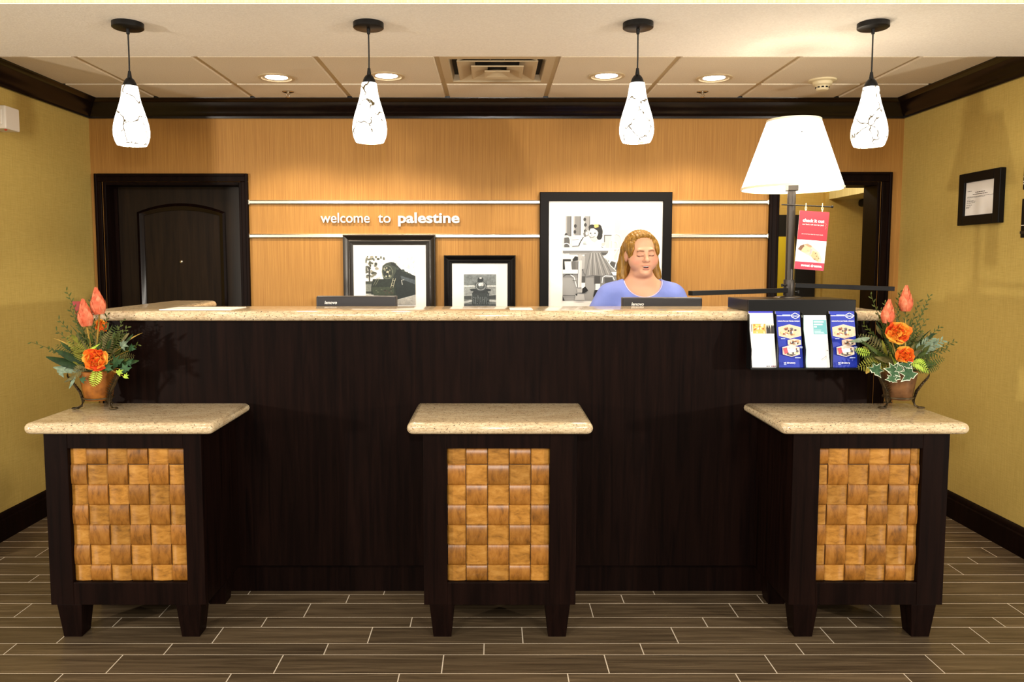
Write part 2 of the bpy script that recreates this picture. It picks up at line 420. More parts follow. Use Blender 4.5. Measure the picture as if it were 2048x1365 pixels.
# ---- crown mouldings (trim) and baseboards
CR = [(0.0, -0.118), (0.014, -0.118), (0.016, -0.106), (0.026, -0.098), (0.03, -0.086), (0.05, -0.066), (0.062, -0.044), (0.068, -0.03), (0.08, -0.026), (0.094, -0.014), (0.1, -0.012), (0.102, 0.0), (0.0, 0.0)]
def sweep_wall(name, prof, zb, which, mat):
    # profile swept along a wall and mitred into the corners: (distance from wall, height)
    mb = MB(); n = len(prof); vs = []
    for end in (0, 1):
        for d, h in prof:
            if which == 'back': vs.append(((XL+d) if end == 0 else (XR-d), YB-d, zb+h))
            elif which == 'left': vs.append((XL+d, WY0 if end == 0 else YB-d, zb+h))
            else: vs.append((XR-d, WY0 if end == 0 else YB-d, zb+h))
    fs = [(i, (i+1) % n, (i+1) % n+n, i+n) for i in range(n)]
    if which == 'right': fs = [f[::-1] for f in fs]
    mb.add(vs, fs+[tuple(range(n)), tuple(range(n, 2*n))[::-1]])
    return struct(mb.build(name, M[mat], smooth=35))
sweep_wall('trim_1', CR, ZT, 'back', 'espresso_gloss')
sweep_wall('trim_2', CR, ZT, 'left', 'espresso_gloss')
sweep_wall('trim_3', CR, ZT, 'right', 'espresso_gloss')
BB = [(0.0, 0.0), (0.022, 0.0), (0.022, 0.105), (0.017, 0.112), (0.018, 0.12), (0.012, 0.132), (0.006, 0.14), (0.0, 0.142)]
sweep_wall('baseboard_left', BB, 0.0, 'left', 'espresso_wood')
sweep_wall('baseboard_right', BB, 0.0, 'right', 'espresso_wood')
bb = MB()
for a, c in ((XL+0.02, D1[0]-0.07), (D1[1]+0.08, D2[0]-0.08)): bb.box((a, YB-0.02, 0), (c, YB, 0.14))
struct(bb.build('baseboard_back', M['espresso_wood']))

# ---- acoustic tile ceiling: tiles hang a little below the grid
BX = [-2.53, -2.06, -1.47, -0.876, -0.278, 0.322, 0.918, 1.51, 2.1, 2.575]
BY = [3.34, 3.94, 4.54, 5.0]
ceiling = struct(MB().box((XL, 2.9, ZT+0.03), (XR, YB, ZT+0.09)).build('ceiling', M['black_void']))
tile_cache = {}
for i in range(len(BX)-1):
    for j in range(len(BY)-1):
        if i == 4 and j == 1: continue
        x0, x1, y0, y1 = BX[i], BX[i+1], BY[j], BY[j+1]
        key = (round(x1-x0, 3), round(y1-y0, 3))
        if key not in tile_cache:
            hx, hy = (x1-x0)/2, (y1-y0)/2; t = MB(); e, c = 0.012, 0.017
            t.box((-hx+0.004, -hy+0.004, 0.002), (hx-0.004, hy-0.004, 0.014))
            t.frustum((-hx+c, -hy+c), (hx-c, hy-c), (-hx+e, -hy+e), (hx-e, hy-e), -0.008, 0.003)
            tile_cache[key] = t.mesh('ceiling_tile', M['ceiling_tile'])
        link('ceiling_tile', tile_cache[key], ceiling, ((x0+x1)/2, (y0+y1)/2, ZT))
for x in BX[1:-1]: MB().box((x-0.012, BY[0], ZT), (x+0.012, YB, ZT+0.03)).build('grid_bar', M['grid_bar'], ceiling)
for y in BY[1:-1]:
    for i in range(len(BX)-1):
        MB().box((BX[i]+0.012, y-0.012, ZT+0.0003), (BX[i+1]-0.012, y+0.012, ZT+0.03)).build('grid_bar', M['grid_bar'], ceiling)

# ---- bulkhead over the desk: textured underside, papered face to the lobby
SZ = 2.32; SY0, SY1 = YZ(7, SZ), YZ(113, SZ)
bk = struct(MB().box((XL, SY0+0.004, SZ), (XR, SY1, TOPZ+0.6)).build('ceiling_bulkhead', M['drywall_texture']))
MB().box((XL, SY0, SZ+0.004), (XR, SY0+0.004, TOPZ+0.6)).build('wallpaper_face', M['wallpaper_cream'], bk)

# ---- door 1: panelled door with arched panel, recessed in its casing
def casing(name, op, wl, wr, wt, parent=None, depth=0.18):
    x0, x1, zt = op
    root = struct(empty(name, ((x0+x1)/2, YB, 0))); off = Vector((-(x0+x1)/2, -YB, 0))
    def prof(m, a, c, vert, out):
        # stepped casing board
        m.box(Vector(a)+off, Vector(c)+off)
    m = MB(); m.box(Vector((x0-wl, YB-0.018, 0))+off, Vector((x0, YB+0.0, zt))+off); m.box(Vector((x0-wl, YB-0.028, 0))+off, Vector((x0-wl+0.018, YB-0.018, zt+wt))+off); m.build('casing', M['espresso_wood'], root, bevel=0.004)
    m = MB(); m.box(Vector((x1, YB-0.018, 0))+off, Vector((x1+wr, YB, zt))+off); m.box(Vector((x1+wr-0.018, YB-0.028, 0))+off, Vector((x1+wr, YB-0.018, zt+wt))+off); m.build('casing', M['espresso_wood'], root, bevel=0.004)
    m = MB(); m.box(Vector((x0-wl, YB-0.018, zt))+off, Vector((x1+wr, YB, zt+wt))+off); m.box(Vector((x0-wl+0.018, YB-0.028, zt+wt-0.018))+off, Vector((x1+wr-0.018, YB-0.018, zt+wt))+off); m.build('casing', M['espresso_wood'], root, bevel=0.004)
    m = MB(); m.box(Vector((x0, YB, 0))+off, Vector((x0+0.02, YB+depth, zt))+off); m.build('jamb', M['espresso_wood'], root, bevel=0.003)
    m = MB(); m.box(Vector((x1-0.02, YB, 0))+off, Vector((x1, YB+depth, zt))+off); m.build('jamb', M['espresso_wood'], root, bevel=0.003)
    m = MB(); m.box(Vector((x0+0.02, YB, zt-0.02))+off, Vector((x1-0.02, YB+depth, zt))+off); m.build('jamb', M['espresso_wood'], root, bevel=0.003)
    return root, off
d1, off = casing('door_1', D1, D1[0]-P(193, 400, YB).x, P(498, 400, YB).x-D1[1], P(300, 348, YB).z-D1[2])
SLY = YB+0.12
MB().box(Vector((D1[0]+0.022, SLY, 0.01))+off, Vector((D1[1]-0.022, SLY+0.045, D1[2]-0.022))+off).build('door_slab', M['espresso_door'], d1)
MB().box(Vector((D1[0]+0.02, SLY-0.014, 0))+off, Vector((D1[0]+0.04, SLY, D1[2]-0.02))+off).build('door_stop', M['espresso_wood'], d1)
def arch(uL, uR, vS, vT, zb, Y):
    a, c = P(uL, vS, Y), P(uR, vS, Y); top = P((uL+uR)/2, vT, Y).z; pts = [(a.x, zb)]
    for i in range(17):
        t = i/16; pts.append((a.x+(c.x-a.x)*t, a.z+(top-a.z)*(1-(2*t-1)**2)))
    return pts+[(c.x, zb)]
o1 = arch(275, 451, 425, 407, 1.02, SLY); o2 = arch(281, 447, 428, 413, 1.03, SLY); o3 = arch(289, 440, 432, 421, 1.045, SLY)
m = MB(); n = len(o1)
rings = [(o1, 0.0), (o1, 0.010), (o2, 0.022), (o3, 0.012), (o3, 0.0)]
for (A, da), (Bq, db) in zip(rings, rings[1:]):
    vs = [Vector((x, SLY-da, z))+off for x, z in A]+[Vector((x, SLY-db, z))+off for x, z in Bq]
    m.add(vs, [(i, (i+1) % n, (i+1) % n+n, i+n) for i in range(n)])
m.build('panel_moulding', M['espresso_gloss'], d1, smooth=40)
m = MB(); lo = [(x, z) for x, z in o3]
m.prism([Vector((x, SLY-0.001, z))+off for x, z in lo], (0, -0.004, 0)); m.build('door_panel', M['espresso_door'], d1)
pz = P(363, 524, SLY-0.004)
m = MB(); m.lathe([(0.0, -0.009), (0.006, -0.009), (0.011, -0.006), (0.012, 0.0)], tuple(pz+off), 16, 'y'); m.build('peephole', M['chrome'], d1, smooth=50)
m = MB(); hx = D1[0]+0.09
m.lathe([(0.0, -0.012), (0.026, -0.01), (0.028, 0.0)], tuple(Vector((hx, SLY, 1.0))+off), 18, 'y'); m.tube([Vector((hx, SLY-0.01, 1.0))+off, Vector((hx, SLY-0.05, 1.0))+off, Vector((hx+0.02, SLY-0.055, 1.0))+off, Vector((hx+0.11, SLY-0.055, 1.0))+off], 0.008, 10)
m.build('door_handle', M['chrome'], d1, smooth=50)
# ---- door 2: cased opening to the hallway
d2, off2 = casing('door_2', D2, D2[0]-P(1536, 450, YB).x, P(1778, 450, YB).x-D2[1], P(1650, 345, YB).z-D2[2], depth=0.19)
# ---- hallway behind the doorway
HX = P(1645, 450, 6.4).x
OX0, OX1 = P(1540, 500, 6.4).x, P(1590, 500, 6.4).x; OZ = P(1560, 473, 6.4).z
m = MB(); m.box((OX1, 6.4, 0), (HX, 6.5, 2.44)); m.box((1.6, 6.4, OZ), (OX1, 6.5, 2.44)); m.box((1.6, 6.4, 0), (OX0, 6.5, OZ))
hw = struct(m.build('wall_hallway_end', M['wallpaper_olive']))
bx = P(1628, 560, 6.39).x
hz = P(1560, 430, 6.38).z
hd = struct(empty('door_3', ((OX0+OX1)/2, 6.4, 0)))
m = MB(); m.box((OX0-0.1, 6.37, OZ-0.0), (bx, 6.4, hz)); m.build('casing', M['black_void'], hd, loc=(-(OX0+OX1)/2, -6.4, 0))
m = MB(); m.box((OX1, 6.37, 0), (bx, 6.4, OZ)); m.build('casing', M['black_void'], hd, loc=(-(OX0+OX1)/2, -6.4, 0))
struct(MB().box((HX, 6.36, 0), (3.5, 6.5, 2.44)).build('wall_hallway_right', M['wallpaper_olive']))
struct(MB().box((1.5, YB+0.18, 0), (1.6, 6.5, 2.44)).build('wall_hallway_left', M['wallpaper_olive']))
struct(MB().box((3.4, YB+0.18, 0), (3.5, 6.36, 2.44)).build('wall_hallway_side', M['wallpaper_olive']))
struct(MB().box((1.5, YB+0.18, 2.44), (3.5, 7.6, 2.5)).build('ceiling_hallway', M['ceiling_tile']))
bkx, bkz = P(1658, 399, 6.36).x, P(1658, 399, 6.36).z
struct(MB().box((bkx, YB+0.22, bkz), (3.4, 6.36, 2.44)).build('ceiling_bulkhead_hallway', M['wallpaper_cream']))
c0 = P(1722, 398, 6.3)
struct(MB().box((c0.x, 6.2, bkz-0.06), (3.4, 6.36, bkz)).build('trim_4', M['black_void'], bevel=0.02))
struct(MB().box((1.5, 7.3, 0), (3.0, 7.4, 2.44)).build('wall_back_office', M['hall_yellow']))
lamp('hallway_lamp', 'POINT', (2.15, 5.75, 2.2), 9, WARM, shadow_soft_size=0.06)
lamp('back_office_lamp', 'POINT', (2.2, 6.95, 2.0), 12, (1, 0.9, 0.6), shadow_soft_size=0.1)

# ---- ceiling fittings
def downlight(u, v, label):
    p = P(u, v, YZ(v, ZT-0.008)); e = empty('recessed_downlight', (p.x, p.y, ZT-0.008))
    tag(e, label, 'light', 'recessed downlights in the tile ceiling')
    m = MB(); m.lathe([(0.078, 0.012), (0.098, 0.0), (0.098, -0.005), (0.082, -0.007), (0.076, 0.0), (0.07, 0.012)], n=36); m.build('trim_ring', M['downlight_ring'], e, smooth=40)
    m = MB(); m.lathe([(0.0, -0.001), (0.03, -0.001), (0.06, 0.0), (0.075, 0.004)], n=36); m.build('lens', M['downlight_glow'], e, smooth=40)
    lamp('downlight_beam', 'SPOT', (p.x, p.y, ZT-0.03), 30, WARM, (p.x, p.y+0.12, 0), spot_size=math.radians(118), spot_blend=0.35, shadow_soft_size=0.06)
    return e
lab = 'round glowing downlight %s'
downlight(553, 155, lab % 'in the ceiling nearest the dark panelled door'); downlight(773, 152, lab % 'beside the air vent, on the panelled door side')
downlight(1213, 152, lab % 'beside the air vent, on the smoke detector side'); downlight(1428, 156, lab % 'in the ceiling nearest the smoke detector')
def sprinkler(u, v, label):
    p = P(u, v, YZ(v, ZT-0.008)); e = empty('fire_sprinkler', (p.x, p.y, ZT-0.008)); tag(e, label, 'sprinkler', 'ceiling sprinklers')
    m = MB(); m.lathe([(0.034, 0.0), (0.034, -0.003), (0.022, -0.007), (0.012, -0.004), (0.0, -0.004)], n=24); m.build('escutcheon', M['chrome'], e, smooth=40)
    m = MB(); m.lathe([(0.006, 0.0), (0.006, -0.02)], n=10)
    for s in (-1, 1): m.tube([(s*0.005, 0, -0.012), (s*0.012, 0, -0.022), (s*0.004, 0, -0.034)], 0.0018, 6)
    m.build('frame', M['chrome'], e, smooth=40)
    m = MB(); m.lathe([(0.0, -0.033), (0.015, -0.034), (0.015, -0.036), (0.0, -0.037)], n=14); m.build('deflector', M['chrome'], e)
sprinkler(576, 183, 'small chrome fire sprinkler head on the panelled door side of the ceiling')
sprinkler(1405, 183, 'small chrome fire sprinkler head on the smoke detector side of the ceiling')
p = P(1645, 160, YZ(160, ZT-0.008)); e = tag(empty('smoke_detector', (p.x, p.y, ZT-0.008)), 'round ivory smoke detector with dark slots on the ceiling tile', 'smoke detector')
m = MB(); m.lathe([(0.074, 0.0), (0.074, -0.008), (0.05, -0.013)], n=36); m.build('mounting_plate', M['ivory_plastic'], e, smooth=40)
m = MB(); m.lathe([(0.052, -0.012), (0.05, -0.026), (0.036, -0.034), (0.034, -0.05), (0.028, -0.057), (0.0, -0.059)], n=36); m.build('body', M['ivory_plastic'], e, smooth=40)
for i in range(10):
    a = 2*PI*i/10+0.31; m = MB(); m.box((-0.0065, -0.0365, -0.046), (0.0065, -0.0335, -0.039)); m.build('slot', M['black_void'], e, rot=(0, 0, a))
# air diffuser
vc = ((BX[4]+BX[5])/2, (BY[1]+BY[2])/2)
e = tag(empty('air_diffuser', (vc[0], vc[1], ZT)), 'square stepped metal air diffuser in the ceiling', 'air vent')
hf = (BX[5]-BX[4])/2-0.012
def sqring(m, h0, z0, h1, z1, cy=0.0):
    a = [(-h0, -h0+cy, z0), (h0, -h0+cy, z0), (h0, h0+cy, z0), (-h0, h0+cy, z0)]; c = [(-h1, -h1+cy, z1), (h1, -h1+cy, z1), (h1, h1+cy, z1), (-h1, h1+cy, z1)]
    m.add(a+c, [(i, i+4, (i+1) % 4+4, (i+1) % 4) for i in range(4)])
m = MB(); sqring(m, hf, 0.01, hf, -0.008); sqring(m, hf, -0.008, 0.245, -0.008); sqring(m, 0.245, -0.008, 0.22, 0.09); m.build('outer_frame', M['diffuser_paint'], e)
m = MB(); m.box((-0.22, -0.22, 0.085), (0.22, 0.22, 0.09)); m.build('duct', M['black_void'], e)
for h, hi, rise, z in ((0.205, 0.115, 0.022, -0.004), (0.135, 0.05, 0.018, -0.012), (0.066, 0.0, 0.02, -0.02)):
    m = MB(); sqring(m, h, z-0.006, h, z); sqring(m, h, z-0.006, h-0.006, z-0.006); sqring(m, h-0.006, z-0.006, max(hi, 0.002), z+rise); sqring(m, max(hi, 0.002)+0.002, z+rise+0.002, h, z)
    m.build('louver', M['diffuser_paint'], e)
m = MB(); m.tube([(-0.05, -0.1, 0.05), (-0.03, -0.09, 0.02), (0.03, -0.09, 0.02), (0.05, -0.1, 0.05)], 0.004, 8); m.build('damper_handle', M['chrome'], e, smooth=60)
for s in (-1, 1):
    m = MB(); m.tube([(s*0.2, -0.2, 0.0), (s*0.08, -0.12, 0.05)], 0.004, 6); m.build('brace', M['diffuser_paint'], e)

# ---- wall rails, lettering
def rail(u0, v, u1, hpx, label):
    a, c = P(u0, v, YB), P(u1, v, YB); h = hpx/F*YB/2
    e = tag(empty('wall_rail', ((a.x+c.x)/2, YB, a.z)), label, 'rail', 'metal picture rails'); L = (c.x-a.x)/2
    m = MB(); m.prism([(-L, 0.0, -h), (-L, -0.012, -h), (-L, -0.016, -h*0.55), (-L, -0.016, h*0.55), (-L, -0.012, h), (-L, 0, h)], (2*L, 0, 0)); m.build('bar', M['brushed_rail'], e)
    for s in (-1, 1): MB().box((s*L-0.004, -0.018, -h*1.05), (s*L+0.004, 0, h*1.05)).build('end_cap', M['brushed_rail'], e)
rail(499, 405, 1535, 8.5, 'long brushed metal wall rail above the raised white lettering')
rail(499, 472.5, 1535, 8.5, 'long brushed metal wall rail below the raised white lettering, behind the frames')
base = P(780, 446, YB)
sg = tag(empty('wall_lettering', (base.x, YB, base.z)), 'raised white letters reading welcome to palestine on the tan wall', 'sign')
LD = 0.02
lv, _ = text_mesh('welcome', 0.004); letter_h = 1.07*(P(739, 446, YB-LD).x-P(641, 446, YB-LD).x)/(max(q.x for q in lv)-min(q.x for q in lv))
for word, u0, u1, bold, sq in (('welcome', 641, 739, 0.004, 1.0), ('to', 756, 781, 0.004, 1.0), ('palestine', 796, 919, 0.026, 1.0)):
    vs, _ = text_mesh(word, bold); x0 = min(v.x for v in vs); x1 = max(v.x for v in vs)
    A, Bq = P(u0, 446, YB-LD).x-base.x, P(u1, 446, YB-LD).x-base.x; s = (Bq-A)/(x1-x0)
    for i, ch in enumerate(word):
        pv, _ = text_mesh(word[:i+1], bold); right = max(v.x for v in pv)
        cv, cf = text_mesh(ch, bold, 0.5)
        cr = max(v.x for v in cv)
        hz = letter_h
        pts = [(A+(right-cr+v.x-x0)*s, -LD*0.5-v.z*LD*0.8, v.y*hz) for v in cv]
        # z range of v.z is +-0.5
        MB().add(pts, cf).build('letter', M['letter_white'], sg)

# ---- emergency light on the left wall
a = P(28, 257, 4.0); t_ = 0.09; zlo, zhi = a.z, P(28, 210, 4.0).z
e = tag(empty('emergency_light', (XL, 4.06, zlo)), 'white plastic emergency strobe box on the olive wall under the crown moulding', 'light fixture')
hh = zhi-zlo
MB().box((0, -0.06, 0), (t_, 0.06, hh)).build('housing', M['white_plastic'], e, bevel=0.006)
m = MB(); m.box((0.012, -0.068, 0.018), (t_-0.014, -0.06, hh-0.018)); m.build('lens', M['white_plastic'], e, bevel=0.004)
m = MB(); m.lathe([(0.0, -0.006), (0.006, -0.004), (0.007, 0.0)], (0.07, -0.03, 0.0), 12); m.build('indicator', M['red_led'], e, smooth=60)
m = MB(); m.lathe([(0.0, -0.012), (0.01, -0.01), (0.014, 0.0)], (0.03, -0.068, hh*0.5), 14, 'y'); m.build('lamp_head', M['chrome'], e, smooth=60)

# ---- certificate and plaques on the right wall
def wall_frame_right(name, Yf, Yn, z0, z1, label, cat, fw, depth=0.03, sheet=None, fillmat='paper_white'):
    yc = (Yf+Yn)/2; e = tag(empty(name, (XR, yc, z0)), label, cat); hw, H = (Yf-Yn)/2, z1-z0
    for nm, a, c in (('frame_side', (-depth, -hw, 0), (0, -hw+fw, H)), ('frame_side', (-depth, hw-fw, 0), (0, hw, H)), ('frame_side', (-depth, -hw+fw, 0), (0, hw-fw, fw)), ('frame_side', (-depth, -hw+fw, H-fw), (0, hw-fw, H))):
        MB().box(a, c).build(nm, M['frame_black'], e, bevel=0.003)
    MB().box((-depth+0.012, -hw+fw, fw), (-0.002, hw-fw, H-fw)).build('sheet', M[fillmat], e)
    return e, hw, H
Yf, Yn = XR*F/(1918-CX), XR*F/(2000-CX)
e, hw, H = wall_frame_right('framed_certificate', Yf, Yn, P(1918, 452, Yf).z, P(1918, 350, Yf).z, 'black framed certificate on white paper on the olive wall', 'certificate', 0.05)
s = Sheet((232, 400, 650, 1030), (-0.0185, hw-0.05, 0.05), (0, -1, 0), (0, 0, 1), 2*hw-0.1, H-0.1, 0.00015)
for x0, x1, yv, hgt in ((258, 320, 570, 9), (372, 508, 600, 13), (336, 545, 636, 13), (258, 630, 676, 7), (258, 512, 692, 7), (258, 304, 730, 7), (258, 352, 752, 7), (258, 386, 766, 7), (256, 374, 792, 8), (252, 334, 832, 9), (250, 318, 864, 8), (248, 296, 884, 8)):
    n = max(3, int((x1-x0)/22)); rr = random.Random(x1+yv)
    x = x0
    while x < x1-4:
        wd = min(rr.uniform(10, 34), x1-x); s.rect(x, yv-hgt/2, x+wd, yv+hgt/2, C(70, 66, 66)); s.k -= 1; x += wd+5
    s.k += 1
s.build('print', e)
for (v0, v1, lbl, extra) in ((303, 380, 'black wall plaque with pale lines, the upper of two beside the certificate', 0), (398, 476, 'black wall plaque with a bronze strip, the lower of two beside the certificate', 1)):
    Yf = XR*F/(2042-CX); Yn = Yf-0.3; z0, z1 = P(2042, v1, Yf).z, P(2042, v0, Yf).z
    e = tag(empty('wall_plaque', (XR, (Yf+Yn)/2, z0)), lbl, 'plaque', 'black wall plaques'); H = z1-z0
    MB().box((-0.02, -0.15, 0), (0, 0.15, H)).build('board', M['frame_black'], e, bevel=0.003)
    if extra:
        MB().box((-0.0225, -0.15, H*0.1), (-0.02, 0.15, H*0.17)).build('strip', M['frame_bronze'], e)
        MB().box((-0.0215, -0.145, H*0.31), (-0.02, 0.145, H*0.325)).build('line', M['white_plastic'], e)
    else:
        for zz in (0.14, 0.2, 0.33):
            MB().box((-0.0215, -0.13, H*zz), (-0.02, 0.145, H*(zz+(0.035 if zz < 0.3 else 0.014)))).build('line', M['white_plastic'], e)

# ================================================================ RECEPTION DESK
CF = YZ(1180, 0.0)-0.0            # toe-kick line on the floor
FY = CF-0.05                     # front panel plane
GZ = P(986, 622.5, CF-0.08).z                        # top of the granite
X0, X1 = -1.64, 1.575
desk = tag(empty('reception_desk', (0, FY, 0)), 'long dark espresso wood reception desk with recessed toe kick', 'desk')
zk = P(650, 1132, FY).z
MB().box((X0, 0.0, zk), (X1, 0.03, GZ-0.042)).build('front_panel', M['espresso_wood'], desk)
MB().box((X0+0.02, 0.035, 0), (X1-0.02, 0.06, zk)).build('toe_kick', M['espresso_wood'], desk)
MB().box((X0, 0.03, zk), (X0+0.03, 0.80, GZ-0.042)).build('end_panel', M['espresso_wood'], desk)
MB().box((X1-0.03, 0.03, zk), (X1, 0.80, GZ-0.042)).build('end_panel', M['espresso_wood'], desk)
MB().box((X0+0.02, 0.06, 0), (X0+0.05, 0.78, zk)).build('toe_kick', M['espresso_wood'], desk)
MB().box((X1-0.05, 0.06, 0), (X1-0.02, 0.78, zk)).build('toe_kick', M['espresso_wood'], desk)
MB().box((X0+0.03, 0.25, 0.0), (X1-0.03, 0.27, GZ-0.042)).build('back_panel', M['espresso_wood'], desk)
# granite top with bullnose edge, turned back along both ends
def bull(outline, z0, z1, r=None):
    # slab with fully rounded edge: outline is the outermost line (counter-clockwise)
    h = z1-z0; r = r or h/2; n = len(outline); pts = [Vector((x, y)) for x, y in outline]; mb = MB(); vs = []; rings = []
    def inset(d):
        out = []
        for i in range(n):
            p, q, s = pts[i-1], pts[i], pts[(i+1) % n]
            a = (q-p).normalized(); c = (s-q).normalized(); na, nc = Vector((-a.y, a.x)), Vector((-c.y, c.x))
            k = 1+na.dot(nc); out.append(q+(na+nc)*(d/k))
        return out
    steps = 8
    for i in range(steps+1):
        t = PI*i/steps; d = r*(1-math.sin(t)); z = (z0+z1)/2-math.cos(t)*h/2
        rings.append([(p.x, p.y, z) for p in inset(d)])
    for rg in rings: vs += rg
    fs = []
    for i in range(steps):
        for k in range(n): q = (k+1) % n; fs.append((i*n+k, i*n+q, (i+1)*n+q, (i+1)*n+k))
    fs.append(tuple(range(n))[::-1]); fs.append(tuple(range(steps*n, (steps+1)*n)))
    return mb.add(vs, fs)
def rounded(poly, rad, seg=5, which=None):
    out = []; n = len(poly)
    for i in range(n):
        p, q, s = Vector(poly[i-1]), Vector(poly[i]), Vector(poly[(i+1) % n])
        if which is not None and i not in which: out.append((q.x, q.y)); continue
        a, c = (p-q).normalized()*rad, (s-q).normalized()*rad
        for k in range(seg+1):
            t = k/seg; w = (q+a)*(1-t)**2+q*2*t*(1-t)+(q+c)*t*t; out.append((w.x, w.y))
    return out
GL, GR = -1.71, 1.64
GF = FY-0.037; GB = GF+0.39
wing = 4.18
out = rounded([(GL, GF), (GR, GF), (GR, wing), (GR-0.25, wing), (GR-0.25, GB), (GL+0.25, GB), (GL+0.25, wing), (GL, wing)], 0.05, 5, (0, 1, 2, 3, 6, 7))
ct = bull(out, GZ-0.042, GZ).build('granite_countertop', M['granite'], smooth=50)
tag(ct, 'long speckled cream granite countertop on the tall reception desk', 'countertop')
# work surface behind, where the monitors stand
wd = tag(empty('work_surface', (0, 3.9, 0)), 'dark laminate work surface behind the tall desk', 'desk')
MB().box((X0+0.06, FY+0.275-3.9, 0.80), (X1-0.06, 0.03, 0.83)).build('top', M['desk_laminate'], wd, bevel=0.004)
for x in (-1.4, 0.0, 1.35): MB().box((x, -0.2, 0), (x+0.03, 0.02, 0.80)).build('support', M['desk_laminate'], wd)

# papers on the counter
def paper(u0, u1, v0, v1, label, rz=0.0, thick=0.0015):
    ya, yb = YZ(v1, GZ), YZ(v0, GZ); ya = max(ya, GF+0.03); yb = min(yb, GB-0.03)
    xa, xb = P(u0, v1, ya).x, P(u1, v1, ya).x
    o = MB().box((-(xb-xa)/2, -(yb-ya)/2, 0), ((xb-xa)/2, (yb-ya)/2, thick)).build('paper_sheet', M['paper_white'], loc=((xa+xb)/2, (ya+yb)/2, GZ+0.0004), rot=(0, 0, rz))
    tag(o, label, 'paper')
paper(318, 462, 615.5, 621, 'white paper sheets lying on the granite counter before the dark door', 0.0, 0.003)
paper(1020, 1066, 616.5, 620.5, 'small white paper lying on the granite counter beside the large framed photograph')

# ================================================================ PEDESTAL TABLES
TF = 2.832; TZ = P(986, 848, TF).z; TB = FY-0.002
def strip_mesh(w, h, kind):
    # one face of the woven panel: an arched strip, over its neighbours in the middle and tucked in at the ends
    mb = MB(); n = 6; vs = []; fs = []; bul = 0.0085
    for i in range(n+1):
        s = (-1, -0.95, -0.82, 0, 0.82, 0.95, 1)[i]; t = (s+1)/2; d = 0.002+bul*(1-abs(s)**5)
        for e in (0, 1):
            if kind == 'weave_down': vs.append(((e-0.5)*w, -d, (t-0.5)*h))
            else: vs.append(((t-0.5)*w, -d*0.75, (e-0.5)*h))
    for i in range(n):
        a = 2*i; f = (a, a+1, a+3, a+2); fs.append(f if kind == 'weave_down' else f[::-1])
    m0 = len(vs); vs += [(x, 0.001, z) for x, y, z in vs]
    for i in range(n):
        a = 2*i
        for q in (a, a+1): fs.append((q, q+2, q+2+m0, q+m0))
    for q in (0, 2*n): fs.append((q, q+1, q+1+m0, q+m0))
    return mb.add(vs, fs).mesh('weave_strip', M[kind], smooth=35)
def pedestal(xl, xr, yf, cols, label, phase, uv_panel):
    cx = (xl+xr)/2; e = tag(empty('pedestal_table', (cx, TB, 0)), label, 'table', 'granite topped pedestal tables along the desk')
    hw = (xr-xl)/2; D = yf-TB                        # D negative: towards the lobby
    top = bull(rounded([(-hw, D), (hw, D), (hw, 0), (-hw, 0)], 0.03, 5, (0, 1)), TZ-0.043, TZ).build('table_top', M['granite'], e, smooth=50)
    bw = hw-0.058; bf = D+0.037; zb, zt = P(986, 1211, TF+0.037).z, TZ-0.043
    px0, px1, pz0, pz1 = uv_panel; px0 -= cx; px1 -= cx
    MB().box((-bw, bf, zb), (px0, bf+0.03, zt)).build('stile', M['espresso_wood'], e, bevel=0.002)
    MB().box((px1, bf, zb), (bw, bf+0.03, zt)).build('stile', M['espresso_wood'], e, bevel=0.002)
    MB().box((px0, bf, zb), (px1, bf+0.03, pz0)).build('rail', M['espresso_wood'], e, bevel=0.002)
    MB().box((px0, bf, pz1), (px1, bf+0.03, zt)).build('rail', M['espresso_wood'], e, bevel=0.002)
    MB().box((-bw, bf+0.03, zb), (-bw+0.025, -0.003, zt)).build('side_panel', M['espresso_wood'], e)
    MB().box((bw-0.025, bf+0.03, zb), (bw, -0.003, zt)).build('side_panel', M['espresso_wood'], e)
    MB().box((-bw+0.025, bf+0.03, zb), (bw-0.025, -0.003, zb+0.02)).build('bottom_panel', M['espresso_wood'], e)
    for sx in (-1, 1):
        for yy in (bf+0.004, -0.11):
            a, c = (sx*(bw-0.02)-0.0475*sx) , 0.0475
            m = MB(); m.frustum((a-0.034, yy+0.014), (a+0.034, yy+0.082), (a-0.0475, yy), (a+0.0475, yy+0.095), 0.0, zb)
            m.build('leg', M['espresso_wood'], e, bevel=0.002)
    pn = MB().box((px0, bf+0.022, pz0), (px1, bf+0.028, pz1)).build('woven_panel', M['weave_gap'], e)
    W, H = px1-px0, pz1-pz0; cell = 0.0782 if cols == 5 else 0.0765
    if cols == 5: xs = [px0, px0+0.0735, px0+0.0735+0.081, px0+0.0735+2*0.081]; cell = 0.081; xs = [px0+W/2+cell*(i-2.5) for i in range(6)]; xs[0] = px0; xs[-1] = px1
    else: xs = [px0+W/2+cell*(i-3) for i in range(7)]; xs[0] = px0; xs[-1] = px1
    rh = 0.0772; zs = [pz0+H/2+rh*(i-3.5) for i in range(8)]; zs[0] = pz0; zs[-1] = pz1
    cache = {}
    for i in range(len(xs)-1):
        for j in range(7):
            kind = 'weave_down' if (i+j+phase) % 2 else 'weave_across'
            w_, h_ = xs[i+1]-xs[i], zs[j+1]-zs[j]
            w_ += -0.004 if kind == 'weave_down' else 0.0; h_ += 0.004 if kind == 'weave_down' else -0.004
            if j in (0, 6): h_ = min(h_, zs[j+1]-zs[j])
            key = (round(w_, 4), round(h_, 4), kind)
            if key not in cache: cache[key] = strip_mesh(w_, h_, kind)
            zc = (zs[j]+zs[j+1])/2
            link('weave_strip', cache[key], pn, ((xs[i]+xs[i+1])/2, bf+0.022, zc))
    return e
BFY = TF+0.037
